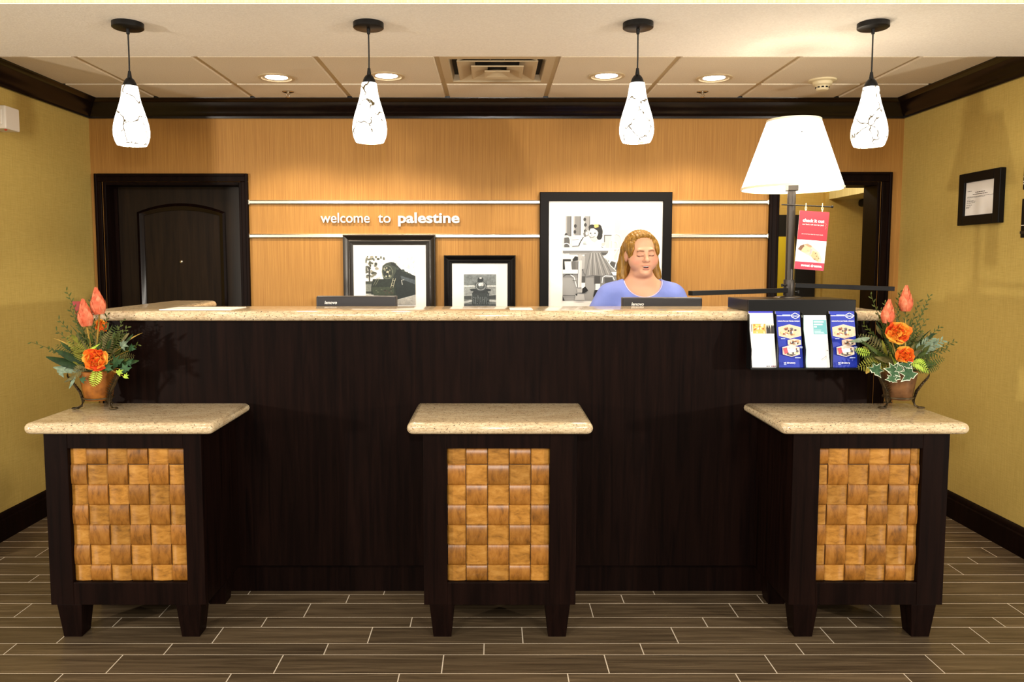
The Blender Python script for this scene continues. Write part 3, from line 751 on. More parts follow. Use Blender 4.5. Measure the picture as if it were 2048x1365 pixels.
def panel(u0, u1, v0, v1):
    a, c = P(u0, v1, BFY), P(u1, v0, BFY); return (a.x, c.x, a.z, c.z)
MC = P(1000, 850, TF).x
pm = panel(895, 1100, 898, 1166)
tl = P(42, 855, TF).x; tr = P(425, 855, TF).x
pedestal(tl, tr, TF, 6, 'granite topped woven front table below the panelled door, with the copper pot of flowers', 0, panel(146, 366, 896, 1160)[:2]+pm[2:])
pedestal(P(812, 855, TF).x, P(1188, 855, TF).x, TF, 5, 'granite topped woven front table with a bare top, at the middle of the desk', 0, pm)
pedestal(P(1564, 855, TF).x, P(1945, 855, TF).x, TF, 6, 'granite topped woven front table below the brochures, with the brown pot of flowers', 1, panel(1632, 1846, 896, 1160)[:2]+pm[2:])

# ================================================================ PENDANTS
PY = 3.03
def pendant(u, vtop, vbot, label, first=[None]):
    top = P(u, vtop, PY); e = empty('pendant_light', (top.x, PY, SZ)); tag(e, label, 'pendant light', 'glass pendant lights under the bulkhead')
    zb = P(u, vbot, PY).z-SZ; hgt = 114/F*PY; zs = zb+hgt
    m = MB(); m.lathe([(0.0, 0.0), (0.057, 0.0), (0.057, -0.018), (0.053, -0.021), (0.0, -0.022)], n=32); m.lathe([(0.004, -0.02), (0.004, -0.022), (0.0, -0.0235)], (0.0, -0.035, 0), 8); m.build('canopy', M['black_metal'], e, smooth=40)
    m = MB(); m.lathe([(0.007, -0.02), (0.006, -0.04), (0.003, -0.042)], n=12); m.build('strain_relief', M['black_metal'], e, smooth=40)
    m = MB(); m.tube([(0, 0, -0.03), (0.0006, 0, (zs-0.03)*0.5), (0, 0, zs+0.04)], 0.0028, 8); m.build('cord', M['black_metal'], e, smooth=60)
    m = MB(); m.lathe([(0.005, zs+0.056), (0.0085, zs+0.031), (0.013, zs+0.028), (0.019, zs+0.02), (0.024, zs+0.008), (0.025, zs-0.002), (0.0, zs-0.004)], n=24); m.build('socket_cap', M['black_metal'], e, smooth=40)
    pr = [(0.028, 1.0), (0.0305, 0.93), (0.0335, 0.83), (0.039, 0.72), (0.047, 0.6), (0.056, 0.47), (0.0625, 0.35), (0.0655, 0.24), (0.0645, 0.15), (0.06, 0.07), (0.054, 0.01), (0.052, 0.0)]
    m = MB(); m.lathe([(0.0, zs-0.001)]+[(r, zb+t*hgt) for r, t in pr]+[(r-0.004, zb+t*hgt+0.001) for r, t in pr[::-1]], n=36); m.build('glass_shade', M['pendant_glass'], e, smooth=60)
    lamp('pendant_bulb', 'POINT', (top.x, PY, SZ+zb-0.02), 3.0, WARM, shadow_soft_size=0.03)
pl = 'black corded pendant with a white crackled glass shade, %s'
pendant(256, 66, 291, pl % 'above the copper flower pot'); pendant(737, 60, 285, pl % 'above the welcome lettering')
pendant(1276, 60, 285, pl % 'above the woman'); pendant(1746, 66, 293, pl % 'beside the cone shaded brochure lamp')

# ================================================================ MONITORS
def monitor(u0, u1, v, label):
    Y = 3.68; a, c = P(u0, v, Y), P(u1, v, Y); w_ = c.x-a.x; e = tag(empty('computer_monitor', ((a.x+c.x)/2, Y, 0.83)), label, 'monitor', 'black monitors behind the desk')
    H = a.z-0.83
    MB().box((-w_/2, 0, H-0.29), (w_/2, 0.03, H)).build('back_shell', M['monitor_black'], e, bevel=0.006)
    MB().box((-w_/2-0.002, 0.03, H-0.292), (w_/2+0.002, 0.045, H+0.001)).build('bezel', M['monitor_edge'], e, bevel=0.003)
    MB().box((-w_/2+0.015, 0.045, H-0.275), (w_/2-0.015, 0.0465, H-0.018)).build('screen', M['screen_glass'], e)
    m = MB(); m.box((-0.03, -0.03, 0.01), (0.03, 0.0, H-0.1)); m.build('stand_neck', M['monitor_black'], e, bevel=0.004)
    m = MB(); m.box((-0.12, -0.1, 0.0), (0.12, 0.09, 0.012)); m.build('stand_foot', M['monitor_black'], e, bevel=0.004)
    vs, fs = text_mesh('lenovo', 0.016, 0.01, 0.18); x0 = min(q.x for q in vs); x1 = max(q.x for q in vs); s = 0.058/(x1-x0)
    MB().add([(-w_/2+0.04+(q.x-x0)*s, -0.0004-q.z*0.02, H-0.0365+q.y*s) for q in vs], fs).build('logo_lettering', M['letter_white'], e)
monitor(632, 792, 593, 'black monitor behind the counter under the framed locomotive photograph'); monitor(1246, 1405, 596, 'black monitor behind the counter in front of the woman')

# ================================================================ BROCHURE LAMP
LY0 = GF-0.03; LX0, LX1 = P(1497, 610, LY0).x, P(1712, 610, LY0).x
LZ = P(1600, 600, LY0).z; LYB = LX0*F/(1456-CX)
PX, PYL = P(1580, 500, 3.42).x, 3.42
bl = tag(empty('brochure_lamp', (PX, PYL, GZ)), 'dark metal counter lamp with white cone shade, arms and brochure box base', 'lamp')
O = Vector((-PX, -PYL, -GZ))
def bx(name, a, c, mat, bevel=None): return MB().box(Vector(a)+O, Vector(c)+O).build(name, M[mat], bl, bevel=bevel)
bx('base_box', (LX0, LY0+0.012, GZ+0.001), (LX1, LYB, LZ), 'black_acrylic', 0.003)
zlow = P(1600, 733, LY0-0.02).z
bx('rack_back', (LX0, LY0, zlow-0.012), (LX1, LY0+0.012, LZ), 'black_acrylic', 0.002)
bx('rack_shelf', (LX0, LY0-0.05, zlow-0.012), (LX1, LY0, zlow-0.004), 'black_acrylic', 0.002)
cw = (LX1-LX0)/4
for i in range(5):
    x = LX0+cw*i; y0, y1 = LY0-0.05, LY0
    poly = [(x-0.0015, y1, LZ-0.05), (x-0.0015, y1-0.012, LZ-0.06), (x-0.0015, y1-0.018, LZ-0.12), (x-0.0015, y0, zlow+0.07), (x-0.0015, y0, zlow-0.004), (x-0.0015, y1, zlow-0.004)]
    MB().prism([Vector(q)+O for q in poly], (0.003, 0, 0)).build('pocket_divider', M['black_acrylic'], bl)
m = MB(); m.lathe([(0.0, LZ-GZ+0.006), (0.04, LZ-GZ+0.006), (0.06, LZ-GZ+0.002), (0.062, LZ-GZ)][::-1], n=32); m.build('flange', M['lamp_metal'], bl, smooth=40)
shb, sht = P(1580, 378, PYL).z-GZ, P(1580, 243, PYL).z-GZ
m = MB(); m.lathe([(0.0175, LZ-GZ), (0.0175, shb+0.02), (0.0, shb+0.02)], n=24); m.build('pole', M['lamp_metal'], bl, smooth=40)
m = MB(); m.lathe([(0.022, LZ-GZ+0.008), (0.023, LZ-GZ+0.01), (0.023, LZ-GZ+0.075), (0.022, LZ-GZ+0.078), (0.0175, LZ-GZ+0.078)], n=24); m.build('collar', M['lamp_metal'], bl, smooth=40)
m = MB(); m.box((-0.022, -0.022, shb-0.01), (0.022, 0.022, shb+0.035)); m.build('socket', M['frame_bronze'], bl, bevel=0.003)
rb, rt = 96.5/F*PYL, 51/F*PYL
m = MB(); m.lathe([(rb, shb), (rt, sht), (rt-0.003, sht), (rb-0.003, shb)], n=56); m.build('shade', M['lamp_shade'], bl, smooth=40)
for r, z in ((rb, shb), (rt, sht)):
    m = MB(); m.lathe([(r-0.0035, z-0.004), (r+0.001, z-0.004), (r+0.001, z+0.006), (r-0.0035, z+0.006), (r-0.0035, z-0.004)], n=56); m.build('shade_trim', M['lamp_shade_trim'], bl, smooth=40)
m = MB()
for k in range(3): a = 2*PI*k/3+0.4; m.tube([(0, 0, shb+0.22), (rt*1.25*math.cos(a), rt*1.25*math.sin(a), shb+0.22)], 0.0025, 6)
m.build('shade_spider', M['lamp_metal'], bl)
m = MB(); m.lathe([(0.0, shb+0.14), (0.02, shb+0.13), (0.03, shb+0.1), (0.024, shb+0.065), (0.014, shb+0.03)], n=20); m.build('bulb', M['downlight_glow'], bl, smooth=60)
lamp('lamp_bulb', 'POINT', (PX, PYL, GZ+shb+0.1), 9, WARM, shadow_soft_size=0.035)
def arm(u0, v0, Ya, u1, v1, Yb, name='arm'):
    a, c = P(u0, v0, Ya)+O, P(u1, v1, Yb)+O; t = (c-a); L = t.length; rz = math.atan2(t.y, t.x); el = math.asin(t.z/L)
    MB().box((0, -0.014, -0.0095), (L, 0.014, 0.0095)).build(name, M['black_metal'], bl, loc=a, rot=(0, -el, rz), bevel=0.001)
arm(1571, 581, 3.41, 1381, 587, 3.16); arm(1590, 571, 3.43, 1788, 578, 3.33)
for u, v in ((1566, 571), (1595, 584)):
    q = P(u, v, 3.4)+O; m = MB(); s = -1 if u < 1580 else 1
    m.tube([q, q+Vector((-s*0.012, 0, 0))], 0.0045, 10); m.tube([q+Vector((s*0.004, 0, -0.007)), q+Vector((s*0.004, 0, 0.007))], 0.004, 8); m.build('thumb_screw', M['black_metal'], bl, smooth=50)
q0, q1 = P(1563, 409.5, 3.41)+O, P(1663, 414, 3.36)+O
m = MB(); m.tube([q0, q1], 0.0028, 8); m.tube([q1+Vector((-0.001, 0, 0)), q1+Vector((0.006, 0, 0))], 0.0055, 10); m.build('sign_rod', M['black_metal'], bl, smooth=50)

# hanging red card
tl_, tr_, bl_ = P(1600, 421, 3.375), P(1659, 425, 3.36), P(1592, 538, 3.365)
ax = (tr_-tl_).normalized(); ay = (tl_-bl_).normalized(); w_, h_ = (tr_-tl_).length, (tl_-bl_).length
n_ = ax.cross(ay).normalized(); ay = n_.cross(ax)
card = tag(empty('hanging_card', tl_), 'red and white card reading check it out, hung on rings from the lamp rod', 'sign')
org = -ay*h_
MB().prism([org, org+ax*w_, ax*w_, Vector((0, 0, 0))], -n_*0.0015).build('card', M['paper_white'], card)
s = Sheet((0, 0, 480, 950), org+n_*0.0003, ax, ay, w_, h_)
RED, RED2 = C(180, 22, 44), C(176, 48, 74)
s.rect(0, 0, 480, 470, RED); s.rect(0, 470, 480, 826, G(252)); s.rect(0, 826, 480, 950, RED2)
s.text('check it out', 62, 410, 178, G(255), 0.03); s.text('our bed is all new for you!', 60, 408, 228, C(250, 226, 226), 0.008); s.text('ask at the front desk for more details', 62, 412, 382, C(246, 214, 214), 0.008)
s.text('sweet dreams.', 104, 446, 900, G(255), 0.03)
SK = C(226, 176, 140)
s.poly([(60, 590), (110, 540), (190, 540), (260, 570), (300, 600), (380, 660), (430, 760), (420, 810), (380, 820), (330, 790), (250, 730), (170, 700), (80, 650)], C(232, 200, 172))
s.oval(150, 620, 92, 55, SK); s.poly([(24, 630), (60, 570), (110, 545), (130, 570), (100, 610), (80, 650)], C(112, 76, 50)); s.poly([(110, 545), (180, 530), (250, 560), (240, 590), (180, 570)], C(170, 132, 100))
s.oval(190, 640, 12, 8, C(220, 150, 130)); s.poly([(230, 620), (260, 600), (250, 680), (220, 700)], C(226, 160, 168)); s.poly([(270, 640), (340, 660), (390, 760), (370, 800), (300, 780), (250, 720)], C(206, 168, 124))
for x, y in ((316, 680), (340, 720), (316, 770), (376, 752)): s.oval(x, y, 8, 8, C(96, 72, 60))
s.line([(428, 180), (446, 200), (428, 225), (446, 250), (430, 280)], 7, C(220, 110, 90))
s.build('print', card)
for u in (1612, 1645):
    q = P(u, 412, 3.386 if u < 1630 else 3.37)-tl_
    for i in range(3):
        c_ = q+Vector((0, 0, 0.002-0.0125*i)); m = MB()
        m.tube([c_+Vector((0.004*math.cos(a)*(1 if i % 2 else 0.5), 0.004*math.cos(a)*(0.4 if i % 2 else 0.9), 0.0085*math.sin(a))) for a in [2*PI*j/10 for j in range(11)]], 0.0016, 6, False)
        m.build('ring', M['chain_cream'], card)

# brochures in the pockets
def brochure(i, wpx, hgt, label, kind, lean=0.012):
    x0 = LX0+cw*i+0.004; wb = wpx; zb = zlow-0.003
    e = tag(empty('brochure', (x0+wb/2, LY0-0.035, zb)), label, 'brochure', 'brochures in the counter rack')
    ay = Vector((0.0, 0.028, hgt)).normalized(); ax = Vector((1, 0, 0)); n_ = ax.cross(ay)
    skew = Vector((-0.012, 0, 0))
    org = Vector((-wb/2+0.006, 0, 0))
    ay2 = (ay*hgt+skew).normalized(); L = (ay*hgt+skew).length
    basec = {'blue': C(0, 40, 170), 'white': G(250), 'teal': G(250)}[kind]
    me = MB().prism([org, org+ax*wb, org+ax*wb+ay2*L, org+ay2*L], -n_*0.006)
    me.build('booklet', M['paper_white'], e)
    s = Sheet((0, 0, 400, 900), org+n_*0.0004, ax, ay2, wb, L, 0.00015); s.n = n_
    s.rect(0, 0, 400, 900, basec)
    if kind == 'blue':
        W = G(250); s.line([(0, 72), (250, 72)], 7, W); s.line([(385, 72), (400, 72)], 7, W); s.rect(110, 52, 245, 66, C(170, 190, 240))
        hexp = [(255, 60), (320, 28), (385, 60), (385, 90), (320, 120), (255, 90)]
        s.poly([(255, 55), (320, 22), (385, 55), (385, 92), (320, 124), (255, 92)], W); s.poly([(265, 60), (320, 33), (375, 60), (375, 87), (320, 113), (265, 87)], C(16, 54, 160)); s.text('Hampton', 268, 372, 84, W, 0.02, 0.1)
        s.text('welcome from your friends at hampton', 24, 388, 165, W, 0.02, 0, 1.3)
        def hexa(x0, y0, x1, y1, seed, tint):
            k = (y1-y0)*0.2; s.poly([(x0, y0+k), ((x0+x1)/2, y0), (x1, y0+k), (x1, y1-k), ((x0+x1)/2, y1), (x0, y1-k)], C(250, 214, 200))
            g = 7; s.poly([(x0+g, y0+k+3), ((x0+x1)/2, y0+g), (x1-g, y0+k+3), (x1-g, y1-k-3), ((x0+x1)/2, y1-g), (x0+g, y1-k-3)], tint)
            r = random.Random(seed)
            for q in range(26):
                xx, yy = r.uniform(x0+40, x1-40), r.uniform(y0+k+18, y1-k-18); c_ = r.choice([C(60, 44, 44), C(96, 92, 104), C(236, 214, 150), C(150, 90, 60), C(240, 226, 214), C(40, 34, 36), C(196, 150, 110)])
                s.oval(xx, yy, r.uniform(10, 26), r.uniform(10, 24), c_, 7)
        hexa(28, 210, 396, 440, 3, C(226, 196, 166)); hexa(160, 440, 380, 560, 8, C(222, 200, 176))
        hexa(60, 540, 340, 730, 5, C(236, 222, 206)); s.poly([(66, 590), (130, 580), (150, 660), (90, 690)], C(206, 84, 92)); s.poly([(110, 690), (280, 690), (200, 716)], C(60, 40, 38)); s.poly([(130, 600), (270, 590), (270, 650), (150, 670)], G(252))
        s.rect(40, 436, 110, 446, C(190, 206, 246)); s.rect(336, 566, 384, 576, C(190, 206, 246)); s.rect(336, 582, 384, 590, C(190, 206, 246)); s.rect(250, 738, 340, 752, C(190, 206, 246))
        s.text('tel directory', 60, 250, 838, W, 0.022); s.rect(60, 850, 100, 858, C(170, 190, 240))
    elif kind == 'white':
        s.rect(0, 0, 400, 28, C(40, 44, 190)); s.rect(52, 200, 396, 358, C(226, 186, 96)); r = random.Random(4)
        for q in range(26): s.oval(r.uniform(70, 250), r.uniform(215, 345), r.uniform(8, 22), r.uniform(8, 18), r.choice([C(250, 232, 160), C(200, 120, 50), C(252, 246, 226), C(170, 90, 40), C(236, 196, 70)]), 7)
        s.rect(258, 200, 396, 358, C(244, 226, 200))
        for x in (285, 320, 360, 384): s.poly([(x-20, 358), (x-18, 270), (x-8, 225), (x+6, 222), (x+16, 268), (x+18, 358)], C(30, 24, 24))
        s.rect(20, 205, 34, 330, C(120, 104, 84))
        for x in (232, 262, 310, 336, 362): s.rect(x, 872, x+18, 888, C(120, 60, 90) if x > 300 else C(70, 60, 60))
    else:
        s.rect(0, 0, 30, 900, C(206, 240, 240)); s.rect(170, 80, 396, 330, C(104, 176, 184)); W = C(226, 244, 246)
        for x1, y in ((350, 102), (330, 145), (230, 186)): s.rect(182, y, x1, y+24, W)
        for x1, y in ((300, 252), (290, 272), (340, 290), (350, 308)): s.rect(182, y, x1, y+7, W)
        s.line([(260, 770), (300, 740), (350, 705)], 6, C(120, 100, 60)); s.line([(270, 780), (320, 760), (350, 730)], 5, C(176, 150, 90)); s.line([(366, 600), (384, 614)], 8, C(60, 40, 40))
    s.build('print', e)
H1 = P(1550, 622, LY0).z-zlow+0.003; H2 = P(1630, 630, LY0).z-zlow+0.003
brochure(0, 0.099, H1, 'white brochure with a narrow food photo strip and violet top edge in the lamp rack', 'white')
brochure(1, 0.099, H1, 'blue hotel directory brochure between the two white brochures in the lamp rack', 'blue')
brochure(2, 0.097, H2, 'white brochure with a pale teal block in the lamp rack', 'teal')
brochure(3, 0.101, H1, 'blue hotel directory brochure at the flower pot end of the lamp rack', 'blue')

# ================================================================ FRAMED PICTURES
def framed(name, u0, u1, v0, v1, fw_px, mat, label, prof, matbox, photobox, draw, photo_px, group=None):
    Y = YB; a, c = P(u0, v1, Y), P(u1, v0, Y); e = tag(empty(name, ((a.x+c.x)/2, Y, a.z)), label, 'picture', group)
    w_, h_ = c.x-a.x, c.z-a.z; fw = fw_px/F*Y
    # mitred frame: four sides with a moulded profile (inset from outer edge, depth)
    corners = [(-w_/2, 0), (w_/2, 0), (w_/2, h_), (-w_/2, h_)]
    inn = lambda d: [(-w_/2+d, d), (w_/2-d, d), (w_/2-d, h_-d), (-w_/2+d, h_-d)]
    for i in range(4):
        m = MB(); vs = []; n = len(prof)
        for t, dep in prof:
            q = inn(t*fw); vs += [(q[i][0], -dep, q[i][1]), (q[(i+1) % 4][0], -dep, q[(i+1) % 4][1])]
        m.add(vs, [(2*k, 2*k+1, 2*k+3, 2*k+2) for k in range(n-1)]); m.build('frame_side', M[mat], e, smooth=30)
    MB().box((-w_/2+fw*0.9, -0.0215, fw*0.9), (w_/2-fw*0.9, -0.0195, h_-fw*0.9)).build('mat_board', M['mat_board'], e)
    Yp = Y-0.022; pa, pc = P(photobox[0], photobox[3], Yp), P(photobox[2], photobox[1], Yp)
    org = Vector((pa.x-e.location.x, -0.0220, pa.z-a.z))
    s = Sheet(photo_px, org, (1, 0, 0), (0, 0, 1), pc.x-pa.x, pc.z-pa.z, 0.00008); draw(s); s.build('photograph', e, 'printed_photo' if 'photo' in label and draw is not draw_child else 'printed')
    return e
def draw_engine(s):
    r = random.Random(2)
    s.rect(297, 295, 858, 850, C(240, 240, 236)); s.rect(297, 600, 560, 850, C(120, 124, 116)); s.rect(297, 700, 400, 722, C(40, 44, 40))
    for q in range(46):
        x = 297+abs(r.gauss(0, 75)); yv = r.uniform(300, 540); s.oval(x, yv, r.uniform(8, 24), r.uniform(8, 20), r.choice([C(88, 90, 78), C(120, 120, 104), C(60, 64, 54), C(150, 146, 130)]), 7)
    s.poly([(330, 420), (350, 420), (346, 600), (334, 600)], C(50, 50, 44)); s.rect(297, 585, 390, 612, C(52, 58, 50))
    s.poly([(640, 800), (858, 740), (858, 850), (600, 850)], C(168, 166, 160)); s.poly([(297, 730), (420, 740), (640, 850), (297, 850)], C(196, 196, 190))
    DK = C(24, 34, 32); MD = C(52, 62, 56)
    s.poly([(600, 380), (650, 400), (700, 450), (760, 480), (858, 525), (858, 735), (640, 795), (600, 740)], DK)
    for x, yv, rr in ((720, 465, 18), (765, 492, 14), (795, 502, 10), (660, 440, 14)): s.oval(x, yv, rr, rr, MD)
    s.poly([(690, 520), (858, 570), (858, 620), (700, 560)], C(70, 80, 86))
    s.poly([(490, 410), (530, 378), (580, 365), (620, 370), (650, 400), (640, 470), (600, 560), (500, 560), (480, 480)], C(58, 66, 56)); s.oval(545, 482, 62, 78, C(98, 104, 88)); s.oval(545, 482, 52, 68, C(44, 52, 44))
    for q in range(12): s.oval(545+r.uniform(-38, 38), 480+r.uniform(-52, 52), r.uniform(6, 16), r.uniform(6, 16), r.choice([C(150, 150, 128), C(30, 36, 30), C(120, 120, 100), C(190, 186, 160)]), 7)
    s.poly([(580, 365), (640, 380), (640, 420), (590, 400)], C(28, 34, 30))
    s.poly([(380, 560), (620, 560), (640, 660), (640, 790), (500, 745), (360, 735), (360, 650)], C(30, 40, 32)); s.poly([(360, 650), (620, 650), (612, 740), (390, 745)], C(52, 62, 46))
    for q in range(16): s.oval(r.uniform(380, 600), r.uniform(660, 735), r.uniform(5, 14), r.uniform(4, 10), r.choice([C(90, 96, 76), C(26, 32, 26), C(74, 60, 48)]), 6)
    for d in (0, 26): s.line([(610+d, 550), (580+d, 655)], 5, C(190, 186, 160))
    for d in (0, 1, 2): s.line([(604-d*10, 575+d*28), (628-d*10, 577+d*28)], 4, C(190, 186, 160))
    for d in (0, 24): s.line([(430+d, 545), (385+d, 630)], 5, C(120, 124, 104))
    s.line([(712, 625), (702, 572), (732, 566)], 5, C(226, 226, 220))
def draw_engine_front(s):
    r = random.Random(5)
    s.rect(1413, 508, 1773, 645, C(118, 126, 128)); s.rect(1413, 645, 1773, 870, C(150, 156, 156)); s.rect(1413, 634, 1773, 648, C(226, 230, 230))
    s.poly([(1413, 755), (1500, 750), (1500, 790), (1413, 792)], C(60, 66, 66)); s.poly([(1690, 752), (1773, 742), (1773, 788), (1690, 788)], C(56, 62, 62)); s.rect(1413, 788, 1773, 870, C(108, 114, 114)); s.poly([(1413, 810), (1500, 800), (1520, 812), (1413, 838)], C(196, 200, 200)); s.poly([(1690, 795), (1773, 800), (1773, 822), (1690, 815)], C(190, 194, 194)); s.rect(1413, 845, 1773, 870, C(70, 76, 78))
    DK = C(36, 44, 46); s.poly([(1480, 675), (1535, 670), (1670, 670), (1718, 678), (1712, 698), (1680, 700), (1690, 730), (1500, 730), (1520, 700), (1490, 697)], DK); s.rect(1505, 720, 1698, 855, C(46, 54, 56))
    s.oval(1602, 640, 66, 58, C(60, 68, 70)); s.oval(1602, 640, 58, 50, C(140, 146, 148)); s.oval(1602, 640, 46, 40, C(70, 78, 80)); s.oval(1604, 625, 30, 24, C(214, 218, 220)); s.oval(1604, 652, 24, 14, C(96, 104, 106))
    s.poly([(1566, 600), (1566, 560), (1580, 545), (1620, 545), (1632, 560), (1630, 580), (1612, 600)], DK); s.oval(1600, 550, 14, 10, C(210, 214, 216))
    for x in range(1520, 1690, 20): s.line([(x, 762), (x+6, 846)], 5, C(120, 130, 132))
    for q in range(22): s.oval(r.uniform(1515, 1690), r.uniform(730, 850), r.uniform(4, 10), r.uniform(4, 9), r.choice([C(96, 104, 106), C(30, 36, 38), C(70, 78, 80)]), 6)
    s.line([(1540, 590), (1536, 640)], 4, DK); s.line([(1664, 590), (1668, 640)], 4, DK)
def K(v): return G(255*(v/255)**1.5)               # contrasty black and white print
def draw_child(s):
    s.rect(103, 85, 1262, 1240, K(246)); s.rect(810, 85, 1005, 680, C(206, 202, 200)); s.poly([(920, 110), (990, 110), (1000, 270), (880, 275)], C(244, 238, 222)); s.rect(1005, 85, 1262, 800, C(250, 248, 238))
    for x0, x1, y1, g in ((140, 218, 360, 150), (248, 348, 345, 158), (385, 475, 280, 176)):
        s.rect(x0, 85, x1, y1, K(g)); s.rect(x0, 85, x0+18, y1, K(g+36)); s.rect(x1-14, 85, x1, y1, K(g-30))
    for x, yv in ((272, 220), (266, 300), (410, 205), (408, 290), (145, 340), (400, 130)): s.oval(x, yv, 20, 26, K(84), 8)
    s.rect(640, 95, 790, 230, K(238)); s.line([(650, 230), (790, 230)], 5, K(206))
    s.rect(103, 830, 1262, 1240, K(164)); s.rect(103, 930, 560, 1240, K(178)); s.rect(240, 700, 960, 830, K(150)); s.rect(670, 340, 780, 520, K(214)); s.rect(670, 340, 770, 352, K(96)); s.rect(668, 340, 680, 440, K(120))
    s.poly([(700, 680), (940, 760), (940, 840), (760, 800)], K(110)); s.line([(690, 650), (930, 740)], 22, K(248))
    s.rect(103, 640, 250, 670, K(240)); s.rect(103, 672, 215, 700, K(40)); s.poly([(103, 690), (125, 690), (136, 815), (103, 815)], K(46))
    # chairs
    s.rect(103, 360, 330, 510, K(220)); s.poly([(120, 380), (195, 370), (195, 510), (120, 510)], K(120)); s.poly([(230, 400), (330, 350), (380, 370), (330, 470), (320, 490), (230, 490)], K(246)); s.line([(230, 410), (320, 405)], 8, K(150)); s.line([(230, 498), (330, 490)], 9, K(90))
    s.line(arc(150, 460, 60, 110, 150, 0), 11, K(250)); s.line(arc(150, 520, 55, 65, 150, 10), 11, K(250))
    s.line(arc(840, 420, 72, 92, 180, -20)+[(820, 800)], 12, K(252)); s.line(arc(820, 500, 42, 72, 150, -30)+[(745, 730)], 11, K(252)); s.line([(750, 420), (745, 740)], 10, K(250))
    # girl
    s.poly([(320, 510), (350, 440), (400, 380), (450, 400), (520, 420), (580, 400), (640, 420), (690, 480), (680, 540), (330, 540)], K(248)); s.poly([(380, 320), (420, 270), (450, 300), (450, 350), (400, 370)], K(140)); s.oval(430, 320, 18, 28, K(226))
    s.line([(320, 490), (345, 430), (385, 370)], 12, K(40)); s.oval(400, 450, 22, 24, K(214)); s.oval(655, 470, 26, 26, K(206)); s.line([(380, 465), (430, 470)], 6, K(90)); s.line([(630, 500), (660, 520)], 8, K(110))
    for x, yv, a, b_ in ((560, 290, 95, 100), (600, 350, 50, 62), (500, 230, 46, 34), (620, 300, 32, 60), (580, 240, 60, 46)): s.oval(x, yv, a*0.9, b_*0.95, K(38), 14)
    s.oval(520, 310, 66, 82, K(228)); s.poly([(480, 360), (560, 360), (580, 410), (540, 445), (500, 420)], K(214)); s.oval(482, 318, 12, 8, K(60), 8); s.oval(542, 318, 12, 8, K(60), 8); s.line(arc(502, 352, 34, 24, 200, 340), 7, K(96)); s.oval(498, 342, 9, 6, K(170), 8)
    s.poly([(462, 250), (500, 215), (540, 240), (590, 250), (600, 330), (570, 280), (520, 250), (480, 255), (460, 300)], K(46)); s.oval(470, 235, 16, 22, K(70), 8); s.poly([(526, 200), (588, 196), (590, 235), (540, 245)], C(246, 200, 110))
    s.rect(103, 520, 745, 556, K(250)); s.poly([(103, 556), (725, 556), (722, 585), (690, 590), (103, 592)], K(150)); s.poly([(620, 580), (722, 585), (690, 615), (650, 620)], K(110)); s.rect(200, 585, 500, 604, K(176))
    s.line([(740, 535), (930, 530)], 12, K(248))
    # skirt, legs, shoes, pedestal
    s.poly([(410, 600), (520, 565), (620, 570), (660, 640), (760, 760), (840, 830), (770, 880), (640, 905), (520, 890), (430, 910), (390, 850), (370, 760)], K(166))
    for i in range(9): s.line([(480+i*18, 590), (420+i*46, 890)], 7, K(206 if i % 2 else 128))
    s.line([(690, 650), (760, 760), (835, 828)], 12, K(230)); s.poly([(370, 620), (410, 640), (400, 800), (360, 810)], K(190))
    s.poly([(235, 680), (270, 630), (310, 640), (310, 690), (240, 700)], K(34)); s.poly([(220, 700), (275, 700), (280, 810), (230, 815)], K(130))
    s.rect(540, 902, 620, 1008, K(104)); s.rect(555, 1008, 620, 1095, K(240)); s.poly([(545, 1095), (600, 1090), (590, 1150), (545, 1190), (525, 1190)], K(30)); s.rect(365, 905, 412, 995, K(112)); s.rect(362, 995, 412, 1075, K(240)); s.poly([(365, 1080), (415, 1045), (455, 1100), (410, 1135), (370, 1140)], K(26))
    s.poly([(315, 605), (365, 605), (360, 690), (322, 690)], K(196)); s.poly([(318, 690), (366, 690), (362, 1060), (314, 1060)], K(214)); s.rect(318, 700, 330, 1060, K(240)); s.poly([(300, 1075), (375, 1075), (372, 1130), (304, 1130)], K(196)); s.poly([(285, 1150), (395, 1150), (410, 1235), (270, 1235)], K(204)); s.poly([(275, 1150), (310, 1140), (300, 1180)], K(40)); s.line([(103, 1168), (280, 1172)], 8, K(110))
    s.rect(103, 815, 310, 870, K(244)); s.line([(205, 880), (260, 920), (295, 1050)], 13, K(236)); s.line([(110, 910), (150, 880), (240, 880)], 9, K(90)); s.line([(240, 965), (290, 968)], 8, K(90))
    s.poly([(770, 850), (940, 840), (940, 890), (800, 895)], K(248)); s.line([(645, 1000), (655, 920), (690, 900), (790, 905), (815, 960)], 12, K(248)); s.poly([(680, 925), (780, 925), (800, 970), (690, 1000)], K(112)); s.line([(850, 960), (880, 930), (930, 920)], 10, K(248))
    s.poly([(103, 1175), (130, 1240), (103, 1240)], K(20))
flatp = [(0, 0.0), (0, 0.03), (0.06, 0.034), (0.94, 0.034), (1, 0.031), (1, 0.02)]
scoop = [(0, 0.0), (0, 0.03), (0.05, 0.044), (0.12, 0.044), (0.3, 0.036), (0.55, 0.03), (0.62, 0.032), (0.68, 0.032), (0.72, 0.027), (0.95, 0.026), (1, 0.025), (1, 0.02)]
framed('framed_photograph', 1078, 1343, 385, 680, 18, 'frame_black', 'large black framed photograph of a child at a cafe table, behind the woman', flatp, None, (1125, 432.5, 1295, 601.5), draw_child, (103, 85, 1262, 1240))
framed('framed_photograph', 690, 872, 470, 668, 20, 'frame_bronze', 'framed photograph of a dark steam engine under trees, in a wide scooped frame', scoop, None, (732, 512, 830.5, 609.5), draw_engine, (297, 295, 858, 850))
framed('framed_photograph', 889, 1031, 511, 664, 16, 'frame_black', 'smallest framed photograph, a steam engine seen head on', scoop, None, (928, 549, 992, 613), draw_engine_front, (1413, 508, 1773, 870))

